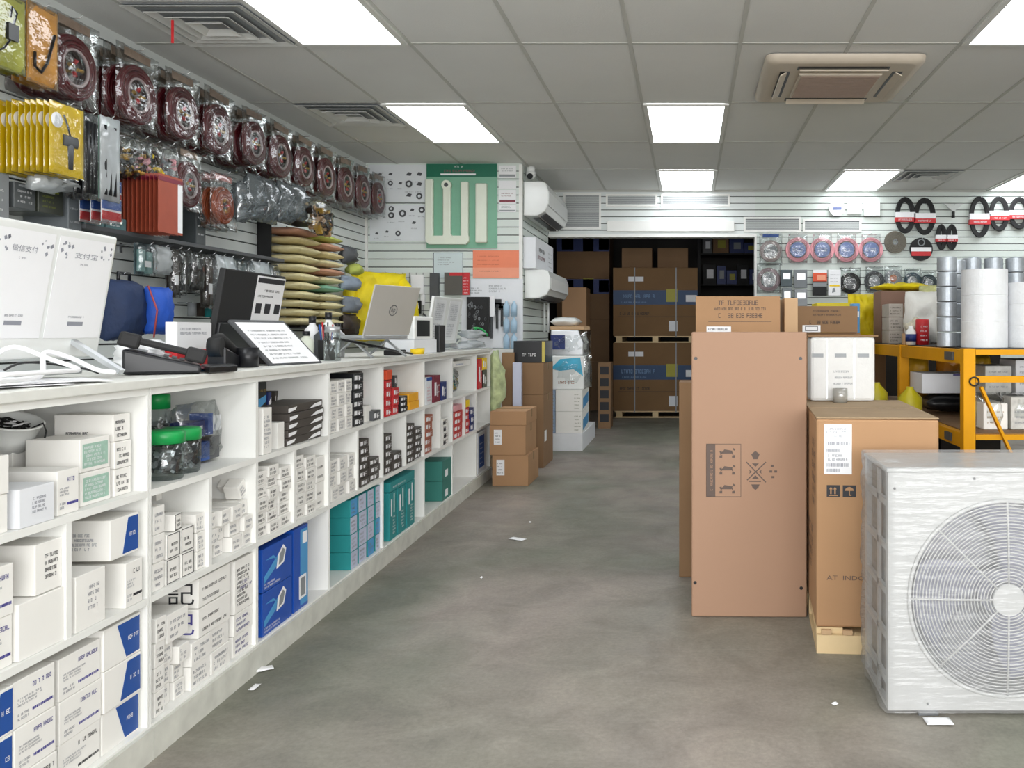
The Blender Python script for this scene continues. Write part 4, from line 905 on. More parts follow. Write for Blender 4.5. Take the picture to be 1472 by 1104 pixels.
# blue red white pack
def p_stripe2(o, w, h):
    for z0, z1, m in ((.0,.25,blue),(.3,.42,red),(.45,.7,blue),(.75,.95,red)): MB().box(.0012,-w*.48,-h*z1,.003,w*.48,-h*z0).build('printed_band', m, o)
p = wl(160, 278, -2.72)
row_of(cardpack('card_pack', .14, .2, paper, 'x', p_stripe2, bagm=bag), 3, .05, (p.x, p.y, 1.868), lambda k: 'blue and red striped pack, '+('front','middle','rear')[k]+' one beside the brick orange cards', 'blue red striped packs'); hook(p.y, 1.868, p.x+.02, 'holding the blue red striped packs')
# grey parts bins on the far left
def bin_(px0, px1, py0, py1, X, m, label, lid=None):
    a, b_ = wl(px0, py1, X), wl(px1, py1, X); zt_ = wl((px0+px1)/2, py0, X).z; zb = wl((px0+px1)/2, py1, X).z
    w = b_.y-a.y; dpt = .2; o = thing('parts_bin', label, 'bin', (X-dpt/2, (a.y+b_.y)/2, zb))
    b = MB(); h = zt_-zb; b.box(-dpt/2,-w/2,0,dpt/2,w/2,h*.92); b.build('bin_body', m, o, bevel=.006); MB().box(-dpt/2-.004,-w/2-.003,h*.92,dpt/2+.006,w/2+.003,h).build('bin_lid', lid or m, o, bevel=.003)
    MB().box(dpt/2,-w*.3,h*.25,dpt/2+.001,w*.3,h*.6).build('bin_label', mk('smoky_print','#565a4c',.5,var=.2,scale=20), o); return o
o = thing('display_rail', 'long dark grey display rail across the left wall', 'rail', (WX+.001, 4.02, 1.64)); MB().box(0,0,0,.23,1.98,.022).build('rail_shelf', dgrey, o, bevel=.002)
for k in range(3): MB().prism([(0,.1+.65*k,-.001),(.2,.1+.65*k,-.001),(0,.1+.65*k,-.1)], (0,1,0), .006).build('bracket', dgrey, o)
for a in ((22,52,278,330,'dark grey bin at the left of three on the rail'),(56,96,270,330,'dark smoky bin in the middle of three on the rail'),(100,118,252,335,'tall narrow grey bin right of the smoky bin')): pass
def onrail(px0, px1, h, m, label, dpt=.16, name='parts_box', lid=None, ink_=None, z=1.6628):
    X = WX+.215; y0, y1 = X*F/(px0-VX), X*F/(px1-VX); w = y1-y0-.004
    return carton(name, label, 'box', (X-dpt/2, (y0+y1)/2, z), (dpt, w, h), 0, m, [('printed_label', ink_ or paper, 'r', [(('text', .15,.2,.85,.8), dict(n=3, seed=int(px0)))]), ('label_patch', ink_ or greyp, 'r', [(('rect', .2,.85,.8,.93),)])])
onrail(-12, 14, .2, greyp, 'tall grey box hanging at the left edge above the payment sheets', .21, z=1.61)
onrail(20, 52, .11, mk('smoky_box','#4d5152',.35,var=.2), 'smoky grey box hanging above the first payment sheet', .21, z=1.68)
onrail(55, 92, .11, mk('smoky_box2','#3c4038',.35,var=.25), 'dark box with olive print hanging right of the smoky grey box', .21, z=1.68, ink_=mk('olive_print','#8e9440',.5))
onrail(98, 118, .3, mk('slate_box','#6d7377',.4,var=.15), 'tall slate grey box hanging left of the striped packs', .21, z=1.53)
for k, (w, px) in enumerate(((.14, 62), (.12, 88))):
    p = wl(px, 250, -2.8); o = MB().pillow(w, .08, .12, 7, 5, .25, 300+k, c=(0,0,-.04)).build('clear_pouch', bagw, None, p); tag(o, ('left','right')[k]+' milky clear pouch lying over the dark boxes under the yellow packs', 'pouch')
onrail(282, 296, .24, mk('slate_box2','#3d4244',.35,var=.2), 'black and slate box on the rail right of the orange cards')
for k, (a, b_) in enumerate(((122,150),(153,182))): onrail(a, b_, .06, mk('tealish_glass_box','#5d7a7c',.25,var=.2), ('left','right')[k]+' low teal grey box on the rail under the striped packs')
# orange coil packs
cop = mk('copper_hose', '#a8502e', .35, .2, var=.15)
ho = hosepack(.3, .34, 8, cop, 'copper coloured coil pack hanging at the front left of the grey bags', .1, mk('pink_header','#c98a84',.5,var=.1), mk('copper_ring','#c07a50',.35,.3))
for k in range(3):
    p = (-2.78-.06*k, wl(322, 250, -2.78).y, 2.1)
    if k == 0: ho.location = p; ho['group'] = 'copper coil packs'
    else: copy_tree(ho, p, 0, ('second','rearmost')[k-1]+' copper coloured coil pack behind the front one left of grey bags', 'copper coil packs')
hook(wl(322,250,-2.78).y, 2.1, -2.74, 'holding the copper coil packs')
# grey smoky bags
for k, (px, py, w, h) in enumerate(((366,250,.19,.3),(388,258,.19,.3),(409,262,.2,.28),(429,266,.2,.26),(347,262,.11,.25))):
    p = wl(px, py, -2.76-.03*(k%2))
    o = MB().pillow(w, h, .11, 9, 9, .2, 60+k, c=(0,0,-h/2)).build('grey_bag', greybag, None, p); tag(o, ('first','second','third','fourth','rear')[k]+' smoky grey bag hanging in the second row beyond the copper coils', 'bag', 'smoky grey bags'); hook(p.y, p.z-.005, p.x+.03, 'holding the '+('first','second','third','fourth','rear')[k]+' smoky grey bag')
p = wl(462, 288, -2.7); o = partsbag(.3, .26, .12, [brass, mk('tan_parts','#a88560',.5,var=.2), dkb], 77, 'bulging bag of tan and brown parts at the end of the second row', None, 60, .03); o.location = p; hook(p.y, p.z-.005, -2.66, 'holding the bulging tan bag')
# packs under the rail
def tool_pack(px, py0, py1, w, m, body, label, bm=None, shape='bar'):
    X = WX+.2; p = wl(px, py0, X); h = (py1-py0)/F*p.y; zt_ = 1.615
    def prod(o, w_, h_):
        b = MB()
        if shape == 'bar': b.box(.004,-w_*.22,-h_*.9,.03,w_*.22,-h_*.3)
        elif shape == 'bottle': b.cyl((.018,0,-h_*.95),(.018,0,-h_*.5),w_*.26,n=12); b.cyl((.018,0,-h_*.5),(.018,0,-h_*.3),w_*.26,w_*.1,12)
        elif shape == 'twin': b.box(.004,-w_*.38,-h_*.9,.025,-w_*.08,-h_*.2); b.box(.004,w_*.08,-h_*.95,.025,w_*.38,-h_*.25)
        b.build('product', body, o)
        MB().box(.0315,-w_*.2,-h_*.75,.0325,w_*.2,-h_*.55).build('white_sticker', greyp if body is black else paper, o)
    w *= .82
    o = cardpack('tool_pack', w, h, m, label, prod, bagm=bm, t=.07); o.location = (X, p.y, zt_); o['category'] = 'tool pack'; hook(p.y, zt_-.004, X+.06, 'under the rail for the '+label.split(',')[0])
    return o
sl = mk('slate_card', '#56666c', .4, var=.2); tl = mk('pale_teal_card', '#7fa3a2', .4, var=.2); bk = mk('brown_black_card', '#352e2a', .5, var=.2); nv = mk('blue_tool', '#23478c', .35)
for a in ((204,350,395,.16,sl,tl,'low teal grey tool pack, first under the rail',bag,'twin'),(226,345,385,.16,sl,greyp,'grey tool pack with clear front, second under the rail',bagw,'bottle'),(246,345,415,.1,bk,bk,'long brown black tool pack, third under the rail',bag,'twin'),(257,345,410,.07,bk,blackm,'thin black tool pack, fourth under the rail',bag,'bar'),(275,342,400,.13,dgrey,black,'black pack with white label, fifth under the rail',bag,'bottle'),(295,345,422,.12,bk,dkb,'long dark pack, sixth under the rail',bag,'twin'),(310,345,425,.1,dgrey,greyp,'grey clear pack, seventh under the rail',bagw,'bar'),(322,342,422,.12,tl,nv,'pack with blue bottle shaped tool, eighth under the rail',bagw,'bottle'),(337,345,425,.11,sl,nv,'slate pack with navy tool, ninth under the rail',bag,'bar'),(350,348,400,.12,sl,dgrey,'slate pack with grey tool, tenth under the rail',bag,'bar'),(361,350,400,.1,greyp,cream,'pale clear pack, eleventh under the rail',bagw,'bottle'),(374,350,400,.14,tl,teal,'pale teal pack, twelfth under the rail',bagw,'bar'),(388,352,400,.12,sl,greyp,'slate grey pack, last one under the rail',bag,'twin')):
    tool_pack(*a)
# small fittings lower on the wall
for k, (px, py, m) in enumerate(((276,435,greyp),(288,436,dkb),(298,437,teal),(308,440,black))):
    p = wl(px, py, -2.98); o = thing('small_fitting', ('pale grey','dark brown','teal','black')[k]+' small fitting hanging low on the left slat wall', 'fitting', p); MB().cyl((0,0,-.08),(0,0,0),.025,n=10).build('fitting_body', m, o); MB().cyl((WX-p.x+.001,0,.0),(0,0,0),.004,n=6).build('peg', chrome, o)
p = wl(300, 425, -2.98); o = thing('trigger_sprayer', 'small grey funnel shaped fitting on the low left wall', 'fitting', p); MB().lathe([(.0,-.12),(.01,-.12),(.012,-.03),(.04,.02),(.036,.02)],16).build('fitting_body', silver, o); MB().cyl((WX-p.x+.001,0,0),(-.01,0,0),.004,n=6).build('peg', chrome, o)
# shelves with stacked filter pads
pad_rack = thing('wire_rack', 'black wire shelf rack carrying stacked beige pads on the left wall', 'rack', (WX+.001, 6.08, 1.18))
b = MB()
for y in (0, .44, .9):
    b.box(0,y-.006,0,.006,y+.006,.78); 
b.box(0,0,0,.29,.9,.006); b.build('rack_frame', blackm, pad_rack)
for y, w in ((0,.0),(.445,.0),(.9,.0)):
    MB().box(.006,y-.003,.006,.1,y+.003,.76).build('rack_side', blackm, pad_rack)
bb = [beige, mk('beige_cloth2','#cfbf8c',.8,var=.15,scale=30,bump=.3), mk('rosy_cloth','#b98a70',.8,var=.2,scale=20,bump=.3), mk('lime_cloth','#b4bd5c',.8,var=.15,scale=20)]
for ci, (yc, w, n) in enumerate(((6.30,.37,11),(6.74,.37,11))):
    for k in range(n):
        m = bb[0] if k < 8 else bb[(k+ci) % 4]
        if ci == 1 and k in (4, 6): m = MATS['mint_board'] if k == 4 else bb[2]
        o = MB().pillow(.26, w, .066, 8, 8, .03, 100+ci*20+k, U=(1,0,0), V=(0,1,0), N=(0,0,1), pw=.3, flat=.2).build('filter_pad', m, None, (WX+.15+R.uniform(-.008,.008), yc, 1.2215+k*.0655+.01), R.uniform(-.03,.03))
        o.scale = (1,1,.72); n_ = n-1
        tag(o, '%s pad of the %s stack on the black wire rack' % (('bottom' if k == 0 else 'top' if k == n_ else ('second','third','fourth','fifth','sixth','seventh','eighth','ninth','tenth')[k-1]+' lowest'), ('nearer','farther')[ci]), 'pad', 'stacked filter pads')
o = MB().box(WX+.09,6.09,1.915,WX+.28,6.5,1.925).build('grey_sheet', dgrey, None, (0,0,.035)); tag(o, 'dark grey sheet lying on the nearer stack of pads', 'sheet')
# odd goods beyond the pads
for k, (px, py, w, h, m, l) in enumerate(((491,352,.3,.15,dgrey,'dark grey folded sheet at the far end of the pads'),(500,376,.25,.1,MATS['lime_cloth'],'lime green soft pack beyond the pads'),(492,395,.42,.12,mk('slate_cloth','#8d99a8',.7,var=.2),'slate blue flat pack beyond the pads'),(494,425,.4,.14,mk('slate_cloth2','#7b828c',.7,var=.2),'grey flat pack below the slate blue one'),(493,450,.35,.2,dkb,'dark bundle at the bottom beyond the pads'))):
    p = wl(px, py, -2.82); p.y += .14; w *= .8; o = MB().pillow(w, h, .12, 7, 7, .15, 140+k, c=(0,0,-h/2)).build('soft_pack', m, None, p); tag(o, l, 'pack'); hook(p.y, p.z-.01, -2.8, 'carrying the '+l.split(' beyond')[0].split(' at ')[0].split(' below')[0])
# yellow jacket behind the laptop
p = at(528, 392, 7.7); o = thing('yellow_jacket', 'bright yellow jacket hanging in the back left corner behind the laptop', 'jacket', (-2.76, 7.62, 1.69))
b = MB(); ym = mk('yellow_fabric', '#efd80e', .6, var=.08, scale=10, bump=.4)
b.pillow(.5, .62, .16, 12, 12, .25, 5, U=(.75,.66,0), V=(0,0,1), N=(.66,-.75,0), c=(0,0,-.31), pw=.35); b.build('jacket_body', ym, o)
for s in (-1, 1):
    b = MB(); b.tube([(s*.17*.8, s*.17*.7, -.06), (s*.26*.8+.03, s*.26*.7-.03, -.2), (s*.27*.8+.05, s*.27*.7-.05, -.48)], .055, 10); b.build('sleeve', ym, o)
hook(7.62, 1.68, -2.7, 'holding the yellow jacket')
# blue backpack
bp_ = thing('backpack', 'blue and navy backpack hanging low on the left wall beside the large display', 'backpack', (-2.66, 4.16, 1.11)); bp_.scale = (.68, .68, .74)
bf = mk('royal_blue_fabric', '#1c50b4', .6, var=.1, bump=.3); nf = mk('navy_fabric', '#1d2f52', .7, var=.15, bump=.3)
b = MB(); b.pillow(.32, .4, .3, 10, 10, .04, 3, U=(0,1,0), V=(0,0,1), N=(1,0,0), c=(-.1,-.08,.2), pw=.3); b.build('main_body', nf, bp_)
b = MB(); b.pillow(.2, .32, .2, 10, 10, .04, 4, U=(.3,.95,0), V=(0,0,1), N=(.95,-.3,0), c=(.06,.08,.2), pw=.35); b.build('front_pocket', bf, bp_)
b = MB(); b.tube([(.1,-.02,.02),(.13,-.03,.2),(.06,-.02,.36)], .006, 6); b.build('zip_piping', mk('red_piping','#b04a4a',.5), bp_)
b = MB(); b.tube([(-.1,-.1,.38),(-.1,-.1,.44),(-.1,.02,.44),(-.1,.02,.38)], .012, 8); b.build('top_loop', black, bp_)
hook(4.125, 1.428, -2.715, 'holding the blue backpack')
# ------------------------------------------------------------------ back left wall
YW = YL-.0145
def board(px0, px1, py0, py1, m, name, label, cat, Y=None, t=.006):
    Y = Y if Y is not None else YW-.0005; a, c = at(px0, py1, Y), at(px1, py0, Y); w, h = c.x-a.x, c.z-a.z
    o = thing(name, label, cat, ((a.x+c.x)/2, Y, a.z)); MB().box(-w/2,-t,0,w/2,0,h).build(name+'_sheet', m, o)
    return o, Fr((-w/2,-t,0), (1,0,0), (0,0,1), (0,-1,0), w, h)
pcard = mk('pale_catalogue_paper', '#dfe3e6', .5, var=.02)
def icons(fr, o, seed, cells_):
    rr = random.Random(seed); b = MB()
    for (u, v, q) in cells_:
        qu, qv = q/fr.w, q/fr.h; c = fr.p(u, v, .001)
        if rr.random() < .6: b.torus(c, (1,0,0), (0,0,1), q*.62, q*.62, q*.24, 14, 5)
        else: mark(b, fr, 'poly', 0,0,1,1, s=[(u-qu*.7,v-qv*.3),(u+qu*.4,v-qv*.45),(u+qu*.7,v+qv*.25),(u-qu*.2,v+qv*.45)])
    b.build('product_picture', dgrey, o); b = MB()
    for (u, v, q) in cells_: mark(b, fr, 'text', u-q/fr.w, v-q*2.1/fr.h, u+q*1.3/fr.w, v-q*1.5/fr.h, n=1, seed=int(u*100))
    b.build('printed_text', greyp, o)
o, fr = board(530, 613, 237, 290, pcard, 'poster', 'white catalogue poster with rows of round grey parts, upper left of the green board', 'poster')
icons(fr, o, 2, [(.2,.75,.03),(.38,.75,.03),(.2,.3,.03),(.38,.5,.028),(.55,.5,.028),(.7,.75,.04),(.88,.75,.04),(.7,.48,.04),(.88,.48,.04),(.7,.18,.04),(.88,.15,.035)])
o, fr = board(532, 613, 294, 346, pcard, 'poster', 'white catalogue poster with scattered small parts, below the round parts poster', 'poster')
icons(fr, o, 6, [(.12,.2,.025),(.3,.25,.025),(.38,.7,.035),(.38,.88,.03),(.58,.75,.04),(.75,.85,.03),(.92,.85,.035),(.78,.5,.03),(.5,.2,.03)])
o, fr = board(614, 715, 236, 357, mint, 'display_board', 'green display board with white line cover channels mounted on it', 'display board', t=.02)
b = MB(); mark(b, fr, 'rect', .0,.845,1,1); b.build('dark_green_header', greenb, o)
b = MB(); mark(b, fr, 'text', .4,.95,.53,.985, n=1, seed=1, lift=.001, fill=1.4); mark(b, fr, 'rect', .2,.865,.7,.885, lift=.001); b.build('white_print', paper, o)
b = MB(); mark(b, fr, 'text', .25,.895,.7,.94, n=1, seed=3, lift=.001, fill=1.2); b.build('red_print', mk('dull_rose_print','#8c4a5c',.5), o)
w_, h_ = fr.w, fr.h
def chan(u0, v0, u1, v1, nm='line_cover_channel'):
    b = MB(); a, c = fr.p(u0, v0, .001), fr.p(u1, v1, .001); b.box(a.x, a.y-.05, a.z, c.x, a.y, c.z); return b.build(nm, cream, o, bevel=.01)
chan(.0,.12,.11,.81); chan(.25,.14,.36,.72, 'aged_channel'); chan(.5,.12,.61,.78); chan(.71,.06,.87,.76)
b = MB(); a, c = fr.p(.01,.04,.001), fr.p(.62,.14,.001); b.prism([(a.x+.03,a.y,a.z),(c.x-.03,a.y,a.z),(c.x,a.y,a.z+.03),(c.x,a.y,c.z),(c.x-.09,a.y,c.z),(c.x-.16,a.y,c.z),(c.x-.2,a.y,c.z+.05),(a.x+.2,a.y,c.z+.05),(a.x+.16,a.y,c.z),(a.x,a.y,c.z),(a.x,a.y,a.z+.03)][::-1], (0,-1,0), .055); b.build('corner_channel', cream, o)
a = fr.p(.3,.74,.001); b = MB(); b.cyl((a.x,a.y-.052,a.z),(a.x,a.y,a.z),.045,n=20); b.build('round_end_cap', cream, o); MB().cyl((a.x,a.y-.055,a.z),(a.x,a.y-.0521,a.z),.02,n=16).build('cap_hole', dgrey, o)
for k, (y0, y1, m2_, l) in enumerate(((238,256,greyp,'small grey white sign at the top right of the green board'),(260,272,paper,'blank white sign below the topmost small sign'),(273,293,dred,'white sign with dark red print right of the green board'),(294,305,greyp,'pale sign below the dark red printed one'))):
    o, fr = board(717, 742, y0, y1, paper, 'small_sign', l, 'sign'); b = MB(); mark(b, fr, 'rect', .05,.1,.95,.28); mark(b, fr, 'text', .15,.5,.85,.85, n=2, seed=k); b.build('printed_text', m2_, o)
o, fr = board(623, 666, 363, 400, mk('pale_blue_paper','#cfdcdd',.4,var=.02), 'framed_notice', 'framed pale blue notice below the green board', 'framed notice'); b = MB(); mark(b, fr, 'frame', 0,0,1,1, n=6); b.build('notice_frame', dgrey, o); b = MB(); mark(b, fr, 'text', .15,.5,.8,.85, n=4, seed=4); b.build('printed_text', greyp, o)
o, fr = board(680, 746, 360, 400, coral, 'orange_notice', 'orange notice sheet at the corner of the back left wall', 'notice', Y=YW-.012); b = MB(); mark(b, fr, 'text', .1,.45,.9,.9, n=3, seed=8); b.build('printed_text', mk('dull_coral_print','#c76a4c',.5), o); b = MB(); mark(b, fr, 'rect', 0,.0,1,.38); b.build('paler_lower_band', mk('pale_coral','#f2a082',.6,var=.03), o); b = MB(); mark(b, fr, 'text', .15,.22,.85,.34, n=1, seed=9, lift=.001); b.build('lower_print', ink, o)
o, fr = board(664, 752, 401, 500, wcar2, 'notice_board', 'white panel with small print standing behind the bag heap', 'panel', t=.02); b = MB(); mark(b, fr, 'text', .05,.78,.42,.88, n=3, seed=4); mark(b, fr, 'text', .45,.8,.75,.92, n=3, seed=5); b.build('printed_text', greyp, o)
# pegboard with small hanging parts
o, fr = board(546, 622, 392, 500, mk('pale_wire_board','#d3d7d2',.5,var=.05), 'pegboard', 'pale pegboard with a wire grid on the back left wall', 'pegboard', t=.012)
b = MB()
for k in range(8): mark(b, fr, 'rect', .04+.13*k,0,.05+.13*k,1); 
for k in range(9): mark(b, fr, 'rect', 0,.05+.11*k,1,.058+.11*k)
b.build('wire_grid', dgrey, o)
rr = random.Random(3); pl_ = ['round','long','flat','small','curved','double','short','narrow','wide','bent','plain','tiny']
for k in range(12):
    px, py = 556+(k % 4)*17+rr.uniform(-3,3), 402+(k//4)*24+rr.uniform(-4,4); p = at(px, py, YW-.03); m = (greyp, dgrey, paper, black, silver)[k % 5]
    o = thing('hanging_part', '%s %s fitting hanging on the pegboard, %s row' % (pl_[k], {greyp:'grey',dgrey:'dark grey',paper:'white',black:'black',silver:'silver'}[m], ('top','middle','bottom')[k//4]), 'fitting', p)
    b = MB(); b.cyl((0,0,0),(0,.0165,0),.003,n=6)
    if k % 3 == 0: b.torus((0,0,-.04),(1,0,0),(0,0,1),.03,.03,.007,16,6)
    elif k % 3 == 1: b.box(-.02,-.008,-.1,.02,.008,0)
    else: b.tube([(0,0,0),(.03,-.005,-.03),(.02,0,-.08),(-.01,0,-.06)],.008,7)
    b.build('fitting_body', m, o)
o, fr = board(591, 609, 395, 423, paper, 'price_sheet', 'white sheet taped on the pegboard', 'sheet', Y=YW-.04); 
o, fr = board(593, 606, 432, 451, black, 'black_pack', 'black pack with white pictures hanging below the white sheet', 'pack', Y=YW-.04, t=.02); b = MB(); mark(b, fr, 'poly',0,0,1,1,s=[(.15,.2),(.4,.3),(.35,.7),(.15,.6)]); mark(b, fr, 'poly',0,0,1,1,s=[(.55,.3),(.8,.4),(.7,.85),(.55,.7)]); b.build('white_print', paper, o)
o, fr = board(640, 676, 392, 424, mk('smoke_grey','#55524c',.5), 'brochure_pack', 'grey and red brochure pack behind the white notice display', 'brochure', Y=YW-.05, t=.03); b = MB(); mark(b, fr, 'rect', .72,0,1,1); mark(b, fr, 'rect', .2,.85,.75,1); b.build('red_print', red, o); b = MB(); mark(b, fr, 'text', .76,.05,.97,.85, n=6, seed=3, lift=.001); b.build('white_print', paper, o)
o, fr = board(620, 632, 393, 432, dgrey, 'grey_file', 'dark grey file holder left of the brochure pack', 'file holder', Y=YW-.03, t=.05)
# black display case with keys and tools behind the heap
o, fr = board(672, 704, 427, 484, blackm, 'key_panel', 'black panel crowded with small metal keys behind the counter end', 'panel', Y=YW-.1, t=.03)
b = MB()
for k in range(26): u, v = R.uniform(.08,.9), R.uniform(.08,.9); b.torus(fr.p(u, v, .008), (1,0,0), (0,0,1), .008, .014, .003, 10, 5, mi=k % 2)
b.build('keys', [greyp, dgrey], o)
for k, (px, py, h, m, l) in enumerate(((708,432,.36,dgrey,'dark wrench hanging right of the key panel'),(716,430,.28,black,'black pliers hanging beside the wrench'),(723,436,.22,black,'short black tool hanging by the pliers'))):
    p = at(px, py, YW-.05); o = thing('hanging_tool', l, 'tool', p); b = MB(); b.box(-.02,-.01,-h,.0,.01,0); b.box(-.035,-.012,-h*.3,.035,.012,-h*.12); b.box(-.03,-.012,-.05,.03,.012,.0); b.cyl((0,0,-.01),(0,.035,-.01),.004,n=6); b.build('tool_body', m, o)
o, fr = board(701, 711, 425, 455, paper, 'white_tag', 'narrow white tag hanging over the wrench', 'tag', Y=YW-.09, t=.004)
bt = thing('bottle_rack', 'pale blue packs of bottles stacked right of the hanging tools', 'bottles', (at(734, 500, 8.0).x, 7.98, 1.0)); 
for k in range(3):
    for j in range(2): MB().lathe([(0,.0),(.028,0),(.03,.1),(.012,.13),(.012,.145),(0,.145)],14,c=(-.035+.07*j,0,.15*k)).build('bottle', mk('pale_blue_bottle','#a9c6dc',.3,var=.1), bt)
o = MB().box(-.5,-.14,0,.14,.14,1.0-.001).build('low_cabinet', white, None, (at(734,500,8.0).x-.02, 7.97, 0)); tag(o, 'white low cabinet behind the counter end by the slat corner', 'cabinet')

# ------------------------------------------------------------------ side wall: indoor units
def indoor_unit(y0, y1, z0, z1, d, label, pipes=False):
    L = y1-y0; h = z1-z0; o = thing('wall_air_conditioner', label, 'air conditioner', (SX+.015, (y0+y1)/2, z0)); n = 10
    prof = [(0,.0),(d*.55,0),(d*.85,h*.12),(d,h*.35),(d,h*.72),(d*.9,h*.95),(d*.75,h),(0,h)]
    b = MB(); b.prism([(x, -L/2, z) for x, z in prof], (0,1,0), L); b.build('housing', pvcw, o, bevel=.01)
    b = MB(); b.prism([(d*.62,-L*.42,h*.02-.001),(d*.83,-L*.42,h*.105),(d*.83+.006,-L*.42,h*.1),(d*.62+.004,-L*.42,-.006)], (0,1,0), L*.84); b.build('outlet_flap', dgrey, o)
    b = MB(); b.box(d+.001,-L*.47,h*.3,d+.004,L*.47,h*.72); b.build('front_panel', pvcw, o, bevel=.002)
    b = MB(); b.prism([(d*.3,-L*.4,-.001),(d*.55,-L*.4,-.001),(d*.55,-L*.4,-.012),(d*.3,-L*.4,-.012)], (0,1,0), L*.8); b.build('outlet_slot', black, o); return o
indoor_unit(8.2, 9.5, 2.27, 2.60, .24, 'white wall air conditioner mounted high beside the security camera')
indoor_unit(8.25, 9.5, 1.48, 1.76, .25, 'white wall air conditioner mounted lower below the boxed unit')
b = carton('product_carton', 'white carton with dark red print between the two wall air conditioners', 'carton', (SX+.015+.06, 8.72, 1.7665), (.12, 1.05, .3), 0, wcar2, [('red_print', dred, 'r', [(('text', .1,.3,.5,.5), dict(n=1, seed=3, fill=1.3))]), ('grey_print', dgrey, 'r', [(('text', .1,.55,.5,.75), dict(n=1, seed=4, fill=1.3)), (('text', .7,.2,.95,.8), dict(n=4, seed=5))])])
b = MB(); 
for x in (.03, .07): b.cyl((x,0,-.32),(x,0,.0),.012,n=10)
o = thing('drain_pipe', 'pair of white pipes running down below the lower wall unit', 'pipe', (SX+.02, 9.2, 1.47)); b.build('pipe', pvcw, o)
# ------------------------------------------------------------------ stacks beyond the counter
def kraft_marks(seed, side='f'):
    return [('white_sticker', paper, side, [(('rect', .12,.35,.34,.85),)]), ('sticker_print', ink, side, [(('text', .15,.4,.31,.8), dict(n=4, seed=seed, lift=.0009))])]
ycart = 6.62
for k, (z0, z1, mk2, l, dx) in enumerate(((0,.232,True,'bottom brown carton with a white sticker at the far counter end',0),(.233,.455,True,'middle brown carton with a white sticker, second of three',-.02),(.456,.56,False,'low brown carton on top of two stickered cartons',-.015))):
    carton('brown_carton', l, 'carton', (-1.335+dx, ycart, z0+.0005), (.27,.44,z1-z0), .0, kraft, kraft_marks(k) if mk2 else (), 'brown cartons at the counter end', tape=tapem)
carton('brown_carton', 'tall brown carton standing behind the three stacked cartons, lower', 'carton', (-1.35, 7.5, .0005), (.24,.5,.62), 0, kraftd, [('small_sticker', paper, 'r', [(('rect', .1,.35,.3,.5),)])], 'tall brown cartons', tape=tapem)
carton('brown_carton', 'brown carton with a dot, upper of the tall pair', 'carton', (-1.35, 7.5, .6215), (.24,.5,.27), 0, kraftd, (), 'tall brown cartons', tape=tapem)
carton('black_carton', 'black carton with white lettering on the tall brown cartons', 'carton', (-1.36, 7.5, .893), (.27,.4,.185), 0, black, [('white_lettering', paper, 'f', [(('text', .28,.25,.78,.5), dict(n=1, seed=6, fill=1.4))]), ('yellow_strip', mk('pale_yellow_strip','#c9b95a',.5), 'f', [(('rect', .9,.02,.99,.98),)])])
o = MB().pillow(.26,.42,.14,8,8,.2,23,U=(1,0,0),V=(0,1,0),N=(0,0,1),c=(0,0,.0)).build('wrapped_bundle', mk('brown_wrap','#7d6a50',.6,var=.3,bump=.5), None, (-1.70, 7.05, .08)); tag(o, 'dark wrapped bundle on the floor between the counter and the tall cartons', 'bundle')
o = MB().box(-.035,-.03,0,.035,.03,.9).build('lavender_tube_carton', lav, None, (-1.42, 7.1, .001), 0, bevel=.003); tag(o, 'slim pale lavender carton standing upright at the counter end', 'carton')
o = MB().box(-.05,-.04,0,.05,.04,.98).build('upright_board', kraftd, None, (-1.52, 7.22, .001), .1, bevel=.003); tag(o, 'narrow dark brown board standing beside the lavender carton', 'board')
o = MB().pillow(.2,.55,.12,6,10,.2,29,U=(0,1,0),V=(0,0,1),N=(1,0,0),c=(0,0,.275)).build('hanging_bag', mk('lime_white_bag','#b9cf96',.4,var=.5,scale=16,bump=.4), None, (-1.56, 6.92, .46)); tag(o, 'lime and white printed bag hanging at the far end of the counter', 'bag')
# wrapped air conditioners stack
b0 = carton('white_carton', 'low white carton at the floor under the stacked printed cartons', 'carton', (-1.2, 8.85, .0005), (.34,1.1,.17), 0, wcar2)
for k, (x, w, m, l) in enumerate(((-1.335,.07,mk('misty_blue_card','#8ea2bc',.5,var=.15),'lower left slim blue grey carton in the stack by the side wall'),(-1.165,.26,wcar,'lower white carton with brown print in the stack by the side wall'))):
    for j in range(2):
        carton('printed_carton', l.replace('lower', ('lower','upper')[j]), 'carton', (x, 8.6, .172+j*.21), (w,.55,.208), 0, m, [('side_print', mk('olive_print2','#7c7a5c',.6), 'f', [(('text', .7,.1,.95,.9), dict(n=5, seed=j))]), ('cyan_print', skyb, 'r', [(('poly',0,0,1,1), dict(s=[(.1,.1),(.9,.3),(.9,.8),(.1,.6)]))])], 'printed cartons by the side wall')
wu = thing('wrapped_unit', 'plastic wrapped white machine carton with cyan swirl print', 'wrapped carton', (-1.185, 8.62, .5935))
MB().box(-.17,-.27,0,.16,.27,.33).build('carton_body', pvcw, wu, bevel=.01)
b = MB(); fr = Fr((-.17,-.27,0),(1,0,0),(0,0,1),(0,-1,0),.33,.33); mark(b, fr, 'poly',0,0,1,1,s=[(.02,.62),(.3,.9),(.9,.95),(.98,.4),(.7,.6),(.3,.55)]); b.build('cyan_swirl', mk('cyan_print','#3fb0d4',.35,var=.2), wu)
b = MB(); mark(b, fr, 'text', .25,.15,.75,.28,n=1,seed=3,fill=1.3); b.build('brown_lettering', mk('rust_print','#a5664c',.5), wu)
MB().pillow(.4,.325,.58,10,10,.04,51,U=(1,0,0),V=(0,0,1),N=(0,1,0),c=(.01,0,.167),pw=.2).build('plastic_wrap', bag, wu)
w2 = thing('wrapped_unit', 'plastic wrapped grey white machine on top of the cyan printed carton', 'wrapped carton', (-1.18, 8.62, .9255))
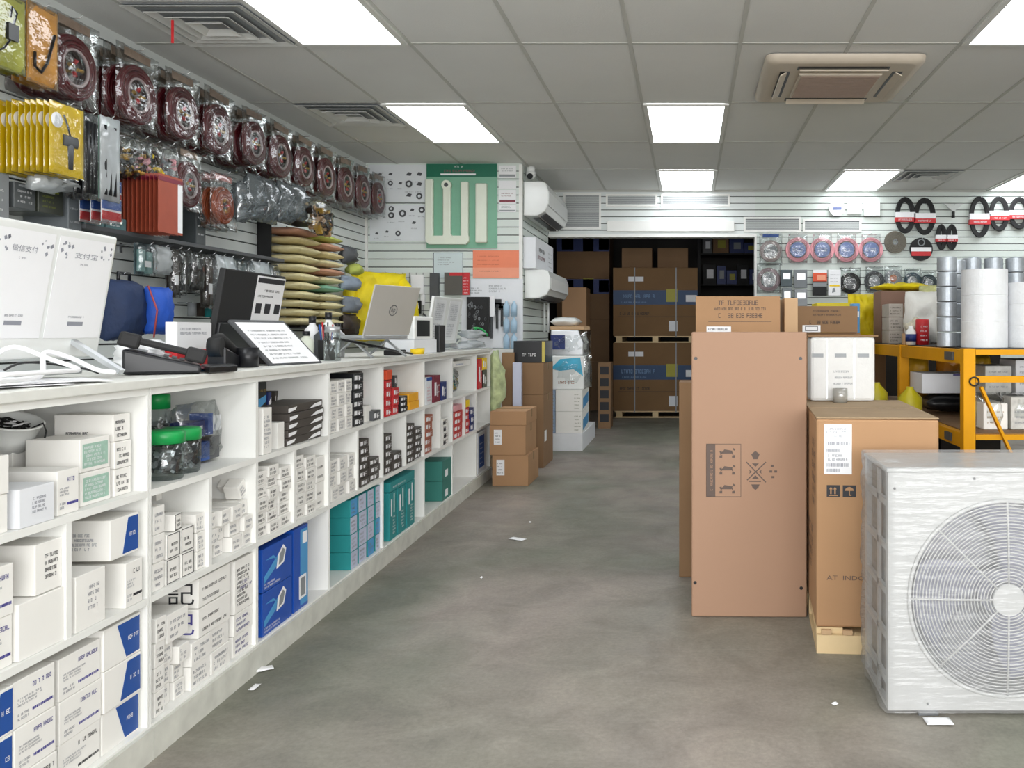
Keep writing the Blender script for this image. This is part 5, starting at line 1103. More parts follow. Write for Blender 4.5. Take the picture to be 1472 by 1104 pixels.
MB().prism([(-.17,-.25,0),(.15,-.25,0),(.15,-.25,.12),(.1,-.25,.25),(-.17,-.25,.25)], (0,1,0), .5).build('machine_body', silver, w2, bevel=.01)
MB().box(-.17,-.253,.06,-.03,-.2505,.2).build('dark_window', navy, w2); MB().pillow(.4,.245,.54,10,10,.05,52,U=(1,0,0),V=(0,0,1),N=(0,1,0),c=(0,0,.126),pw=.2).build('plastic_wrap', bag, w2)
carton('brown_carton', 'flat brown carton lying on the wrapped machines', 'carton', (-1.19, 8.62, 1.1765), (.33,.5,.035), 0, kraftl)
o = MB().pillow(.27,.4,.09,8,8,.04,53,U=(1,0,0),V=(0,1,0),N=(0,0,1),pw=.2).build('white_cushion_pack', pvcw, None, (-1.23, 8.62, 1.258)); tag(o, 'white soft pack on top of the flat brown carton', 'pack')
carton('slotted_carton', 'narrow brown carton with dark slots standing at the store room edge', 'carton', (-1.01, 10.4, .0005), (.15,.3,.79), 0, kraftd, [('dark_slot', ink, 'f', [(('rect', .15,.1+.18*k,.85,.22+.18*k),) for k in range(5)])])

# ------------------------------------------------------------------ store room
bl2 = mk('dimmed_store_blue', '#1a3f68', .5, var=.05)  # blue darkened to carry the dim light of the store room
def pallet(x, y, w, d, label, z=0):
    o = thing('pallet', label, 'pallet', (x, y, z))
    for sx in (-.48, 0, .48):
        MB().box(sx*w-.04 if sx else -.04, -d/2, .012, sx*w+.04 if sx else .04, d/2, .075).build('runner', wood, o)
    for k in range(5): y_ = -d/2+.05+(d-.1)*k/4; MB().box(-w/2-.04,y_-.045,.0755,w/2+.04,y_+.045,.09).build('deck_board', wood, o)
    for y_ in (-d/2+.045, d/2-.045): MB().box(-w/2-.04,y_-.045,0,w/2+.04,y_+.045,.0115).build('bottom_board', wood, o)
    return o
def big(x, y, z, label, k):
    o = carton('unit_carton', label, 'carton', (x, y, z), (1.14,.9,.92), 0, mk('dimmed_store_kraft','#80613f',.8,var=.08,scale=4), [  # kraft painted darker for the store room's dimness
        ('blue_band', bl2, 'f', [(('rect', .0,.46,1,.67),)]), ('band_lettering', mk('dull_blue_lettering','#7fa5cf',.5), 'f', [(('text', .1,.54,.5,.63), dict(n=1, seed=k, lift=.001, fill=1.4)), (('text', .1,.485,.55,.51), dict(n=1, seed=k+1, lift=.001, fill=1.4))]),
        ('yellow_sticker', mk('dimmed_yellow_sticker','#a8a12a',.5,var=.05), 'f', [(('rect', .63,.5,.76,.69), dict(lift=.0012))]), ('white_sticker', paper, 'f', [(('rect', .86,.5,.99,.6), dict(lift=.0012)), ]), ('white_paper_label', paper, 'f', [(('rect', .18,.8,.36,.87),)]), ('barcode_sticker', wcar2, 'f', [(('rect', .66,.07,.76,.22),)]),  # yellow also dimmed in its colour for the shaded room
        ('printed_line', ink, 'f', [(('rect', .06,.28,1,.286),), (('text', .08,.3,.45,.36), dict(n=1, seed=k+2, fill=1.3))])], 'pallet cartons with blue bands')
    b = MB()
    for x_ in (-.28, .28): b.box(x_-.008,-.4535,-.02,x_+.008,-.4515,.923)
    b.build('strap', greyp, o); return o
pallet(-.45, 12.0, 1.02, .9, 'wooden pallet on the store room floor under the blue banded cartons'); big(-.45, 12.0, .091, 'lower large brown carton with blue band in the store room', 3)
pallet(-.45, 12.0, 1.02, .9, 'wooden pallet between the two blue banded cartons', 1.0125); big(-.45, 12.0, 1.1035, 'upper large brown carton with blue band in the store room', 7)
for k, (x, w) in enumerate(((-.72,.42),(-.22,.42))): carton('brown_carton', ('left','right')[k]+' brown carton on top of the upper blue banded carton', 'carton', (x, 12.15, 2.025), (w,.5,.3), 0, kraftd, (), 'brown cartons high in the store room')
def storebox(px0, px1, py0, py1, Y, m, label, marks=(), d=.7, z=None):
    a, c = at(px0, py1, Y), at(px1, py0, Y); return carton('stored_carton', label, 'carton', ((a.x+c.x)/2, Y+d/2, a.z if z is None else z), (c.x-a.x, d, c.z-(a.z if z is None else z)), 0, m, marks)
bm = lambda k: [('blue_band', MATS['navy_print'], 'f', [(('rect', 0,.62,1,.98),)]), ('yellow_sticker', MATS['dimmed_yellow_sticker'], 'f', [(('rect', .5,.62,.7,1),)]), ('white_sticker', greyp, 'f', [(('rect', .1,.66,.32,.95),), (('rect', .8,.66,.99,.95),)])]
Ys = 12.6
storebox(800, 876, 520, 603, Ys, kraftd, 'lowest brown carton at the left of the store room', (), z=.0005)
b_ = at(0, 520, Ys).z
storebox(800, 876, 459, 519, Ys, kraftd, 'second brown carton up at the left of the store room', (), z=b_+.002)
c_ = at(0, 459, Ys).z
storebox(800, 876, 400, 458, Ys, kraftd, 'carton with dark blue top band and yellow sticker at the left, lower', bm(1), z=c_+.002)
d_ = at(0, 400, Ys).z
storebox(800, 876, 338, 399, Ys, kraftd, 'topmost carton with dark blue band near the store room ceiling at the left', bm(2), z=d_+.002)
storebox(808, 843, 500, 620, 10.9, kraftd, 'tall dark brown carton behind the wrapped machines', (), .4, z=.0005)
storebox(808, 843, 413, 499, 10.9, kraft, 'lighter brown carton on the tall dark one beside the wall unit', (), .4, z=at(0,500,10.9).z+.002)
# dark shelf with small cartons at the right of the store room
rk = thing('storage_shelf', 'dark metal shelf full of small cartons at the right of the store room', 'shelf', (.75, 12.4, 0))
for x in (-.6, .6):
    for y in (0, .5): MB().box(x-.02,y-.02,0,x+.02,y+.02,2.6).build('post', blackm, rk)
for z in (.4,.9,1.4,1.85,2.3): MB().box(-.58,-.02,z-.02,.58,.52,z).build('shelf_board', blackm, rk)
rr = random.Random(11); nn = 0
for zi, z in enumerate((1.4,1.85,2.3)):
    x = .2
    for j in range(5):
        w = rr.uniform(.14,.24); h = rr.uniform(.15,.38) if z < 2.2 else rr.uniform(.14,.28); m = rr.choice([navy, blackm, kraftd, dgrey, navy])
        if x+w > 1.32: break
        carton('stored_carton', '%s %s carton, place %s from the left on the %s board of the dark shelf' % (('low' if h < .25 else 'tall'), {navy:'navy',blackm:'black',kraftd:'brown',dgrey:'grey'}[m], ('one','two','three','four','five')[j], ('lower','middle','upper')[zi]), 'carton', (x+w/2, 12.6, z+.0005), (w-.01,.3,h), 0, m, [('sticker', rr.choice([greyp, MATS['dimmed_yellow_sticker'], paper]), 'f', [(('rect', .3,.3,.8,.75),)])]); x += w
# ------------------------------------------------------------------ back right wall
YR = YB-.0145
gm = mk('vent_grille_metal', '#c3c7c6', .5, var=.03)
def grille(px0, px1, py0, py1, label, Y=YR-.0005):
    a, c = at(px0, py1, Y), at(px1, py0, Y); w, h = c.x-a.x, c.z-a.z; o = thing('air_grille', label, 'air grille', ((a.x+c.x)/2, Y, a.z)); b = MB(); t = .022
    b.box(-w/2,-.014,0,w/2,0,t).box(-w/2,-.014,h-t,w/2,0,h).box(-w/2,-.014,t,-w/2+t,0,h-t).box(w/2-t,-.014,t,w/2,0,h-t); b.build('grille_frame', white, o)
    b = MB(); z = t
    while z < h-t-.006: b.box(-w/2+t,-.008,z,w/2-t,-.003,z+.0075); z += .0125
    b.build('grille_blade', gm, o); MB().box(-w/2+t,-.002,t,w/2-t,-.0005,h-t).build('backing', dgrey, o)
grille(810, 864, 278, 330, 'large square air grille at the left of the header wall')
grille(871, 945, 279, 297, 'left long air grille high on the header wall')
grille(950, 1049, 279, 297, 'long air grille under the far ceiling light')
grille(1069, 1151, 312, 334, 'long air grille above the pink coil packs at the left')
grille(1154, 1238, 315, 334, 'pale long air grille right of the grey one', Y=YR-.0005)
o = thing('wall_trunking', 'white flat trunking across the header above the opening', 'trunking', at(873, 333, YR)); MB().box(0,-.03,0,1.43,-.001,.12).build('trunking_cover', white, o, bevel=.004)
def bpack(px, py0, Y=YR-.02): return at(px, py0, Y)
whook = lambda p, where, L=.05: MB().tube([(0,0,0),(0,-L,0),(0,-L-.004,.012)], .0025, 6).build('display_hook', chrome, None, (p.x, YR-.0005, p.z)) and None
def bhook(p, where, L=.06):
    o = thing('display_hook', 'thin wall hook '+where, 'hook', (p.x, YR-.0006, p.z)); MB().tube([(0,0,0),(0,-L,0),(0,-L-.002,.012)], .0025, 6).build('hook_rod', chrome, o)
def belt(px, py0, py1, w, label, lab=True):
    Y = YR-.045; p = at(px, py0, Y); h = (py1-py0)/F*Y; W_ = w*1.2/F*Y; o = thing('drive_belt', label, 'drive belt', (p.x, Y, p.z)); b = MB()
    for k in range(4): q = W_/2-.012-.012*k; b.torus((0, .003*k-.006, -h/2), (1,0,0), (0,0,1), max(.02,q), h/2-.012-.012*k, .011, 30, 6)
    b.build('belt_loop', blackm, o)
    MB().box(-W_*.48,-.022,-h*.56,W_*.48,.02,-h*.42).build('white_sleeve', paper, o); MB().box(-W_*.48,-.0225,-h*.68,W_*.48,.0205,-h*.561).build('red_sleeve', red, o)
    b = MB(); mark(b, Fr((-W_*.48,-.0225,-h*.68),(1,0,0),(0,0,1),(0,-1,0),W_*.96,h*.12), 'text', .15,.2,.85,.8,n=1,seed=int(px),fill=1.3); b.build('printed_text', paper, o)
    bhook(at(px, py0+3, YR-.0006), 'holding a drive belt, '+label.split(', ')[-1])
belt(1301, 283, 336, 25, 'black oval drive belt with red sleeve, first of the pair left')
belt(1329, 284, 338, 27, 'black oval drive belt with red sleeve, second of the pair left')
belt(1353, 322, 360, 14, 'narrow black drive belt, left of two small ones')
belt(1368, 322, 360, 14, 'narrow black drive belt, right of two small ones')
belt(1408, 282, 342, 26, 'large black drive belt, longest of three by the right edge')
belt(1436, 282, 333, 25, 'black drive belt, middle of three by the right edge')
belt(1465, 283, 330, 26, 'black drive belt, cut by the right edge of the photo')
p = at(1324, 341, YR-.04); o = thing('round_pack', 'black round pack with white and red label under the belt pair', 'pack', p); r = .13
b = MB(); b.cyl((0,.012,-.135),(0,-.01,-.135),.13,n=32); b.build('round_body', blackm, o); b = MB(); b.box(-.115,-.0125,-.16,.115,-.0105,-.115); b.build('white_band', paper, o)
b = MB(); b.box(-.11,-.013,-.21,.11,-.0105,-.161); b.build('red_band', red, o); MB().torus((0,-.011,-.06),(1,0,0),(0,0,1),.035,.035,.006,18,6).build('ring', greyp, o); bhook(at(1324,344,YR), 'holding the round red black pack')
p = at(1287, 332, YR-.03); o = thing('insulation_roll', 'grey brown flat roll of foam tape hanging below the belts', 'roll', p); b = MB()
for k in range(7): b.torus((0,0,-.125),(1,0,0),(0,0,1),.118-.013*k,.118-.013*k,.008,32,6)
b.build('wound_tape', mk('taupe_foam','#6c675c',.8,var=.15,scale=40), o); MB().torus((0,0,-.125),(1,0,0),(0,0,1),.026,.026,.006,20,6).build('core', greyp, o); bhook(at(1287,346,YR), 'through the grey brown roll')
p = at(1203, 288, YR-.03); o = thing('round_alarm', 'white round pack with blue print high on the back wall', 'pack', p); MB().cyl((0,.01,-.09),(0,-.02,-.09),.09,n=30).build('round_body', pvcw, o); MB().box(-.05,-.0215,-.11,.05,-.0205,-.08).build('blue_print', mk('grey_blue_print','#5b6690',.5), o); bhook(at(1203,291,YR), 'holding the white round pack')
for k, (px0, px1, py0, py1, l) in enumerate(((1217,1238,292,308,'small white control box left of the larger one'),(1241,1264,291,311,'larger white control box beside the small one'))):
    a, c = at(px0, py1, YR), at(px1, py0, YR); o = thing('control_box', l, 'control box', ((a.x+c.x)/2, YR-.001, a.z)); w, h = c.x-a.x, c.z-a.z; MB().box(-w/2,-.05,0,w/2,0,h).build('box_body', pvcw, o, bevel=.006); MB().box(-w*.35,-.053,h*.15,w*.35,-.0505,h*.85).build('box_cover', pvcw, o, bevel=.001)
p = at(1370, 293, YR-.03); o = thing('funnel_fitting', 'clear winged fitting with black tip between the belts', 'fitting', p); MB().prism([(-.11,0,0),(.11,0,0),(.04,0,-.06),(0,0,-.09),(-.04,0,-.06)], (0,-1,0), .02).build('wing_body', mk('pale_grey_plastic','#c9cdca',.35), o); MB().cyl((0,-.01,-.16),(0,-.01,-.09),.018,n=10).build('black_tip', black, o); bhook(at(1370,296,YR), 'holding the winged fitting')
# pink coil packs
def coilpack(px, py, r, label, ringm, midm, w=.34, h=.36, hd=None):
    Y = YR-.05; p = at(px, py, Y); o = thing('coil_pack', label, 'coil pack', (p.x, Y, p.z+h*.55)); b = MB(); c = (0,0,-h*.55)
    for k in range(3): b.torus((0,.004,c[2]),(1,0,0),(0,0,1),r-.014*k,r-.014*k,.009,30,6)
    b.build('coil', ringm, o); MB().cyl((0,.0,c[2]),(0,-.006,c[2]),r-.045,n=28).build('round_label', midm, o)
    b = MB(); mark(b, Fr((-r*.6,-.0065,c[2]-r*.3),(1,0,0),(0,0,1),(0,-1,0),r*1.2,r*.6), 'text', .1,.2,.9,.8,n=2,seed=int(px),fill=1.3); b.build('printed_text', gink if midm is paper else paper, o)
    if hd: MB().box(-w*.35,-.004,-h*.12,w*.35,-.001,-.01).build('header_card', hd, o)
    MB().pillow(w,h,.06,9,9,.15,int(px),U=(1,0,0),V=(0,0,1),N=(0,-1,0),c=(0,0,-h/2)).build('clear_bag', bag, o); bhook(Vector((p.x,0,p.z+h*.55-.006)), 'holding the '+label.split(',')[0], .075)
bluel = mk('violet_blue_label', '#7d8fc0', .5, var=.15)
coilpack(1108, 361, .115, 'grey coil pack with blue header, leftmost of the upper coil row', mk('grey_pink_coil','#a89a98',.4,var=.1), greyp, .26, .36, blue)
for k, px in enumerate((1147,1182,1217,1252)): coilpack(px, 359, .13, ('first','second','third','fourth')[k]+' pink coil pack with blue label, counted from the left', pinkp, bluel, .215, .33)
coilpack(1105, 402, .125, 'grey pink coil pack in the lower row beside the store room opening', mk('grey_pink_coil2','#a08c90',.4,var=.1), greyp, .27, .34)
coilpack(1222, 407, .11, 'black coil pack right of the white upright card', blackm, dgrey, .24, .32)
coilpack(1257, 404, .105, 'black grey coil pack, second black one from the left', dgrey, greyp, .2, .3)
coilpack(1284, 400, .085, 'small coil pack with orange label in the lower row', greyp, mk('dull_orange_label','#c97a54',.5), .2, .26)
coilpack(1312, 404, .09, 'dark teal coil pack right of the orange labelled one', mk('dark_teal_coil','#3f5660',.4), greyp, .19, .26)
coilpack(1335, 407, .09, 'dark coil pack close to the silver rolls', mk('dark_teal_coil2','#34464c',.4), greyp, .17, .24)
def wpack(px0, px1, py0, py1, m, label, marks_, t=.03):
    a, c = at(px0, py1, YR-.05), at(px1, py0, YR-.05); w, h = c.x-a.x, c.z-a.z; o = thing('hanging_pack', label, 'pack', ((a.x+c.x)/2, YR-.05, a.z)); MB().box(-w/2,-t,0,w/2,0,h).build('pack_body', m, o, bevel=.003)
    fr = Fr((-w/2,-t,0),(1,0,0),(0,0,1),(0,-1,0),w,h)
    for pn, mm, it in marks_:
        b = MB(); [mark(b, fr, *q[0], **(q[1] if len(q) > 1 else {})) for q in it]; b.build(pn, mm, o)
    bhook(Vector(((a.x+c.x)/2,0,c.z-.008)), 'holding the '+label, .06)
wpack(1168,1188,388,425, blackm, 'white red and black card pack in the lower row', [('red_band', orange, [(('rect',.0,.55,1,.88),)]), ('white_top', paper, [(('rect',0,.88,1,1),)]), ('pale_print', mk('pale_orange','#f0a080',.5), [(('rect',.3,.6,.9,.8), dict(lift=.001))]), ('grey_band', greyp, [(('rect',0,.35,1,.5),)])])
wpack(1190,1208,388,425, paper, 'white upright card pack with yellow line in the lower row', [('grey_print', greyp, [(('text',.15,.5,.9,.9), dict(n=3,seed=2)), (('poly',0,0,1,1), dict(s=[(.3,.1),(.6,.15),(.5,.3),(.35,.28)]))]), ('yellow_line', yellow, [(('rect',.1,.35,.9,.42),)])])
for k, (x0, x1, y0, y1, m, l) in enumerate(((1122,1138,388,412,MATS['dark_teal_coil2'],'dark slate pack, upper left of the slate packs'),(1141,1160,388,414,MATS['slate_box'],'slate pack, upper right of the slate packs'),(1124,1138,414,440,mk('slate_pack','#6b7276',.4,var=.2),'grey slate pack, lower left of the slate packs'),(1142,1160,416,440,greyp,'pale slate pack, lower right of the slate packs'))):
    wpack(x0, x1, y0, y1, m, l, [('printed_label', silver, [(('rect',.2,.45,.85,.8),)])])

# ------------------------------------------------------------------ cartons in the middle of the floor
def scatter(u0, v0, u1, v1, n, seed):
    rr = random.Random(seed); return [(('poly',0,0,1,1), dict(s=[(u,v),(u+q,v+q*.2),(u+q*.8,v+q*.7)])) for u, v, q in [(rr.uniform(u0,u1), rr.uniform(v0,v1), rr.uniform(.006,.014)) for _ in range(n)]]
FW, FD, FH = .465, .13, 1.152
kl = thing('tall_carton', 'tall flat pinkish brown carton with handling symbols standing in the aisle', 'carton', (.245, 3.52, .0005), -.015)
MB().box(-FW/2,-FD/2,0,FW/2,FD/2,FH).build('carton_body', kraft2, kl, bevel=.006)
fr = Fr((-FW/2,-FD/2,0),(1,0,0),(0,0,1),(0,-1,0),FW,FH)
def mku(px): return (px-993)/165.0
def mkv(py): return (888-py)/408.0
b = MB(); mark(b, fr, 'frame', mku(1014),mkv(716),mku(1064),mkv(640), n=2); mark(b, fr, 'rect', mku(1014),mkv(716),mku(1027),mkv(640)); b.build('warning_frame', mk('brown_ink','#5a4a42',.6,var=0), kl)
fr2 = Fr(fr.p(mku(1016.5), mkv(707), 0), (0,0,1), (-1,0,0), (0,-1,0), .19, .022); fr2 = Fr(fr.p(mku(1025), mkv(709), 0), (0,0,1), (-1,0,0), (0,-1,0), .17, .02)
b = MB(); mark(b, fr2, 'text', 0,.1,1,1, n=1, seed=4, lift=.001, fill=1.4); b.build('warning_lettering', kraft2, kl)
b = MB(); rr = random.Random(2)
for cy in (652, 676, 703):                      # three pictograms: people lifting the carton
    cx = 1044
    P = lambda x, y: (mku(cx+x), mkv(cy+y))
    mark(b, fr, 'poly',0,0,1,1, s=[P(-8,2),P(6,2),P(8,-2),P(-4,-4)]); 
    for sx in (-9, 9): mark(b, fr, 'poly',0,0,1,1, s=[P(sx-2,8),P(sx+2,8),P(sx+2,4),P(sx-2,5)]); mark(b, fr, 'poly',0,0,1,1, s=[P(sx-1,4),P(sx,4),P(sx*.8,-1),P(sx*.6,0)])
    mark(b, fr, 'poly',0,0,1,1, s=[P(-11,-1),P(-8,-2),P(-8,2),P(-10,2)]); mark(b, fr, 'poly',0,0,1,1, s=[P(9,-6),P(12,-4),P(10,-2),P(8,-4)])
b.build('lifting_pictogram', MATS['brown_ink'], kl)
b = MB(); cx, cy = 1084.5, 680; P = lambda x, y: (mku(cx+x), mkv(cy+y))
for (x0, y0, x1, y1) in ((-13,-14,15,15),(15,-14,-12,12)):
    dx, dy = x1-x0, y1-y0; L = math.hypot(dx, dy); nx, ny = -dy/L*.8, dx/L*.8; mark(b, fr, 'poly',0,0,1,1, s=[P(x0-nx,y0-ny),P(x1-nx,y1-ny),P(x1+nx,y1+ny),P(x0+nx,y0+ny)])
mark(b, fr, 'poly',0,0,1,1, s=[P(-6,-25),P(0,-30),P(6,-25),P(3,-18),P(-3,-18)]); mark(b, fr, 'poly',0,0,1,1, s=[P(-6,18),P(6,18),P(4,23),P(0,26),P(-4,23)])
mark(b, fr, 'poly',0,0,1,1, s=[P(-9,13),P(8,13),P(8,14.5),P(-9,14.5)]); mark(b, fr, 'poly',0,0,1,1, s=[P(-5,-12),P(5,-12),P(0,-7)]); mark(b, fr, 'poly',0,0,1,1, s=[P(-5,10),P(5,10),P(0,5)])
for sx in (-1, 1): mark(b, fr, 'poly',0,0,1,1, s=[P(sx*9,-3),P(sx*5,0),P(sx*9,3),P(sx*8,0)][::sx])
for a in ((22,-7),(20,1),(27,1),(23,9)): mark(b, fr, 'poly',0,0,1,1, s=[P(a[0],a[1]),P(a[0]+4,a[1]),P(a[0]+4,a[1]-3),P(a[0],a[1]-3)])
b.build('orientation_symbol', MATS['brown_ink'], kl)
for px, py in ((999,518),(1149,518),(998,839),(1150,846)): p = fr.p(mku(px), mkv(py), 0); MB().cyl((p.x,p.y,p.z),(p.x,p.y-.001,p.z),.007,n=12).build('punched_hole', black, kl)
carton('brown_carton', 'narrow brown carton standing just behind the tall flat carton', 'carton', (.09, 4.12, .0005), (.27,.2,.915), 0, kraftd, tape=None)
# hidden support carton and the cartons resting on it
carton('brown_carton', 'upright brown carton behind the tall flat carton carrying the lettered one', 'carton', (.25, 4.56, .0005), (.46,.36,1.148), 0, kraft)
carton('lettered_carton', 'brown carton with dark lettering and white label above the tall flat carton', 'carton', (.253, 4.50, 1.1495), (.43,.28,.185), -.02, kraft,
    [('dark_lettering', MATS['brown_ink'], 'f', [(('text', .27,.72,.78,.95), dict(n=1, seed=6, fill=1.5)), (('text', .2,.6,.85,.72), dict(n=1, seed=7, fill=1.5)), (('text', .27,.38,.85,.58), dict(n=1, seed=8, fill=1.5)), (('rect', .15,.3,.9,.315),)]), ('white_label', paper, 'f', [(('rect', .13,.02,.42,.17),)]), ('label_print', ink, 'f', [(('text', .15,.05,.4,.14), dict(n=1, seed=2, lift=.001, fill=1.4))])], tape=tapem)
carton('pale_carton', 'pale brown carton edge standing right of the lettered carton', 'carton', (.535, 4.62, .0005), (.07,.3,1.33), .0, kraftl)
carton('brown_carton', 'upright brown carton supporting the carton with the square label', 'carton', (.80, 5.2, .0005), (.42,.34,1.148), 0, kraftd)
carton('lettered_carton', 'darker brown carton with square white label beside the pale carton', 'carton', (.80, 5.15, 1.1495), (.375,.3,.155), 0, kraftd,
    [('dark_lettering', ink, 'f', [(('text', .3,.62,.75,.9), dict(n=2, seed=6, fill=1.2)), (('text', .25,.3,.75,.5), dict(n=1, seed=8, fill=1.3))]), ('white_label', paper, 'f', [(('rect', .14,.02,.42,.28),)]), ('label_frame', ink, 'f', [(('frame', .18,.06,.38,.24), dict(n=3, lift=.001))])])
# large carton on a pallet
CR = .0; cx0, cy0 = .47, 3.06
lc = thing('large_carton', 'large brown carton with white shipping label on a small pallet', 'carton', (.705, 3.47, .088), -.07)
W2, D2, H2 = .435, .8, .75
MB().box(-W2/2,-D2/2,0,W2/2,D2/2,H2).build('carton_body', kraft, lc, bevel=.008)
b = MB(); b.prism([(-W2/2,-D2/2,H2+.001),(W2/2,-D2/2,H2+.001),(W2/2,-.01,H2+.001),(-W2/2,-.01,H2+.001)], (0,0,1), .006); b.build('front_flap', mk('dusty_kraft','#9a8366',.8,var=.1,scale=9), lc, bevel=.002)
b = MB(); b.prism([(-W2/2,.01,H2+.001),(W2/2,.01,H2+.001),(W2/2,D2/2,H2+.001),(-W2/2,D2/2,H2+.001)], (0,0,1), .006); b.build('rear_flap', MATS['dusty_kraft'], lc, bevel=.002)
fr = Fr((-W2/2,-D2/2,0),(1,0,0),(0,0,1),(0,-1,0),W2,H2)
U = lambda px: (px-1180)/175.0; V = lambda py: (908-py)/303.0
b = MB(); mark(b, fr, 'rect', U(1191),V(685),U(1231),V(612)); b.build('shipping_label', paper, lc)
b = MB(); mark(b, fr, 'text', U(1194),V(632),U(1225),V(616), n=3, seed=2, lift=.001); mark(b, fr, 'bars', U(1195),V(643),U(1228),V(638), seed=1, lift=.001); mark(b, fr, 'bars', U(1195),V(653),U(1214),V(648), seed=2, lift=.001); mark(b, fr, 'text', U(1195),V(666),U(1228),V(655), n=2, seed=4, lift=.001); mark(b, fr, 'bars', U(1195),V(674),U(1226),V(669), seed=3, lift=.001); mark(b, fr, 'bars', U(1195),V(682),U(1214),V(677), seed=5, lift=.001); b.build('label_print', gink, lc)
for k, x0 in enumerate((1195, 1218)):
    b = MB(); mark(b, fr, 'rect', U(x0),V(718),U(x0+19),V(701)); sy = b.build('symbol_square', ink, lc); b = MB(); Q = lambda x, y: (U(x0+x), V(701+y))
    if k == 0:
        for a in (4, 10): mark(b, fr, 'poly',0,0,1,1, lift=.001, s=[Q(a+1,13),Q(a+3,13),Q(a+3,6),Q(a+4.5,6),Q(a+2,2.5),Q(a-.5,6),Q(a+1,6)])
        mark(b, fr, 'poly',0,0,1,1, lift=.001, s=[Q(3,15.5),Q(16,15.5),Q(16,14.2),Q(3,14.2)])
    else:
        mark(b, fr, 'poly',0,0,1,1, lift=.001, s=[Q(3,8),Q(16,8),Q(15,5),Q(12,3),Q(9.5,2.2),Q(7,3),Q(4,5)]); mark(b, fr, 'poly',0,0,1,1, lift=.001, s=[Q(9,15),Q(10.3,15),Q(10.3,8),Q(9,8)]); mark(b, fr, 'poly',0,0,1,1, lift=.001, s=[Q(10.3,15),Q(12.5,15),Q(12.5,13.5),Q(10.3,13.5)])
    b.build('symbol_print', kraft, sy)
fr3 = Fr(fr.p(U(1195), V(839), 0), (1,0,0), (0,0,1), (0,-1,0), .26, .016); b = MB(); mark(b, fr3, 'glyph', 0,0,1,1, s='AT  INDOOR UNIT'); b.build('dark_lettering', MATS['brown_ink'], lc)
b = MB(); mark(b, Fr((-W2/2,D2/2,0),(0,-1,0),(0,0,1),(-1,0,0),D2,H2), 'text', .75,.55,.95,.9, n=6, seed=3); mark(b, Fr((-W2/2,D2/2,0),(0,-1,0),(0,0,1),(-1,0,0),D2,H2), 'text', .4,.2,.9,.45, n=4, seed=5); b.build('side_print', MATS['brown_ink'], lc)
pb = thing('pallet', 'pale wooden base under the large labelled carton', 'pallet', (.705, 3.47, 0), -.07)
for y in (-.36, 0, .36): MB().box(-W2/2,y-.04,.0185,W2/2,y+.04,.066).build('block_row', wood, pb)
for x in (-.17, 0, .17): MB().box(x-.047,-D2/2,.0,x+.047,D2/2,.018).build('bottom_board', wood, pb); MB().box(x-.047,-D2/2,.0665,x+.047,D2/2,.087).build('deck_board', wood, pb)
MB().box(-W2/2,-D2/2-.019,.0,W2/2,-D2/2-.001,.066).build('front_board', wood, pb)
b = MB()
for k in range(6): b.box(-.2+.075*k,-D2/2-.0185,.067,-.165+.075*k,-D2/2-.002,.083)
b.build('torn_card', kraftl, pb)
# white foam packing behind it
fp = thing('foam_packing', 'white moulded foam packing block standing on the large carton', 'foam block', (.68, 3.83, .8465), -.02)
w, h = .285, .285; b = MB(); b.box(-w/2,-.06,0,w/2,.06,h); b.build('foam_block', foam, fp, bevel=.015)
for x in (-.07, .05): MB().box(x-.003,-.0612,.01,x+.003,-.06,h-.01).build('moulded_ridge', silver, fp)
for x in (-.11, -.01, .09): MB().box(x-.025,-.0615,h*.68,x+.025,-.0603,h*.74).build('moulded_slot', greyp, fp)
b = MB(); mark(b, Fr((-.04,-.0605,.07),(1,0,0),(0,0,1),(0,-1,0),.085,.08), 'text', 0,0,1,1,n=3,seed=3,fill=1); b.build('printed_text', greyp, fp)
MB().box(-w/2-.01,-.065,h+.001,w/2+.012,.065,h+.006).build('card_edge', kraftd, fp)
o = thing('tape_roll', 'clear tape roll lying at the foot of the foam block', 'tape roll', (.66, 3.73, .8465)); MB().lathe([(.02,0),(.032,0),(.032,.06),(.02,.06),(.02,0)],24).build('tape_winding', mkclear('tape_clear','#e8e8e4',.2,.2,20,.3,.4,'#c9c7c0'), o)

# ------------------------------------------------------------------ outdoor unit in the foreground
AX0, AX1, AY, AD, AH = .60, 1.53, 2.577, .33, .718
ac = thing('outdoor_unit', 'white outdoor air conditioner with round fan grille wrapped in clear film', 'air conditioner', ((AX0+AX1)/2, AY+AD/2, .012))
HW = (AX1-AX0)/2; ux = .957-(AX0+AX1)/2; fz = .35-.012; fy = -AD/2
acw = mk('outdoor_white_paint', '#bbbcbb', .4, var=.015, coat=.2)
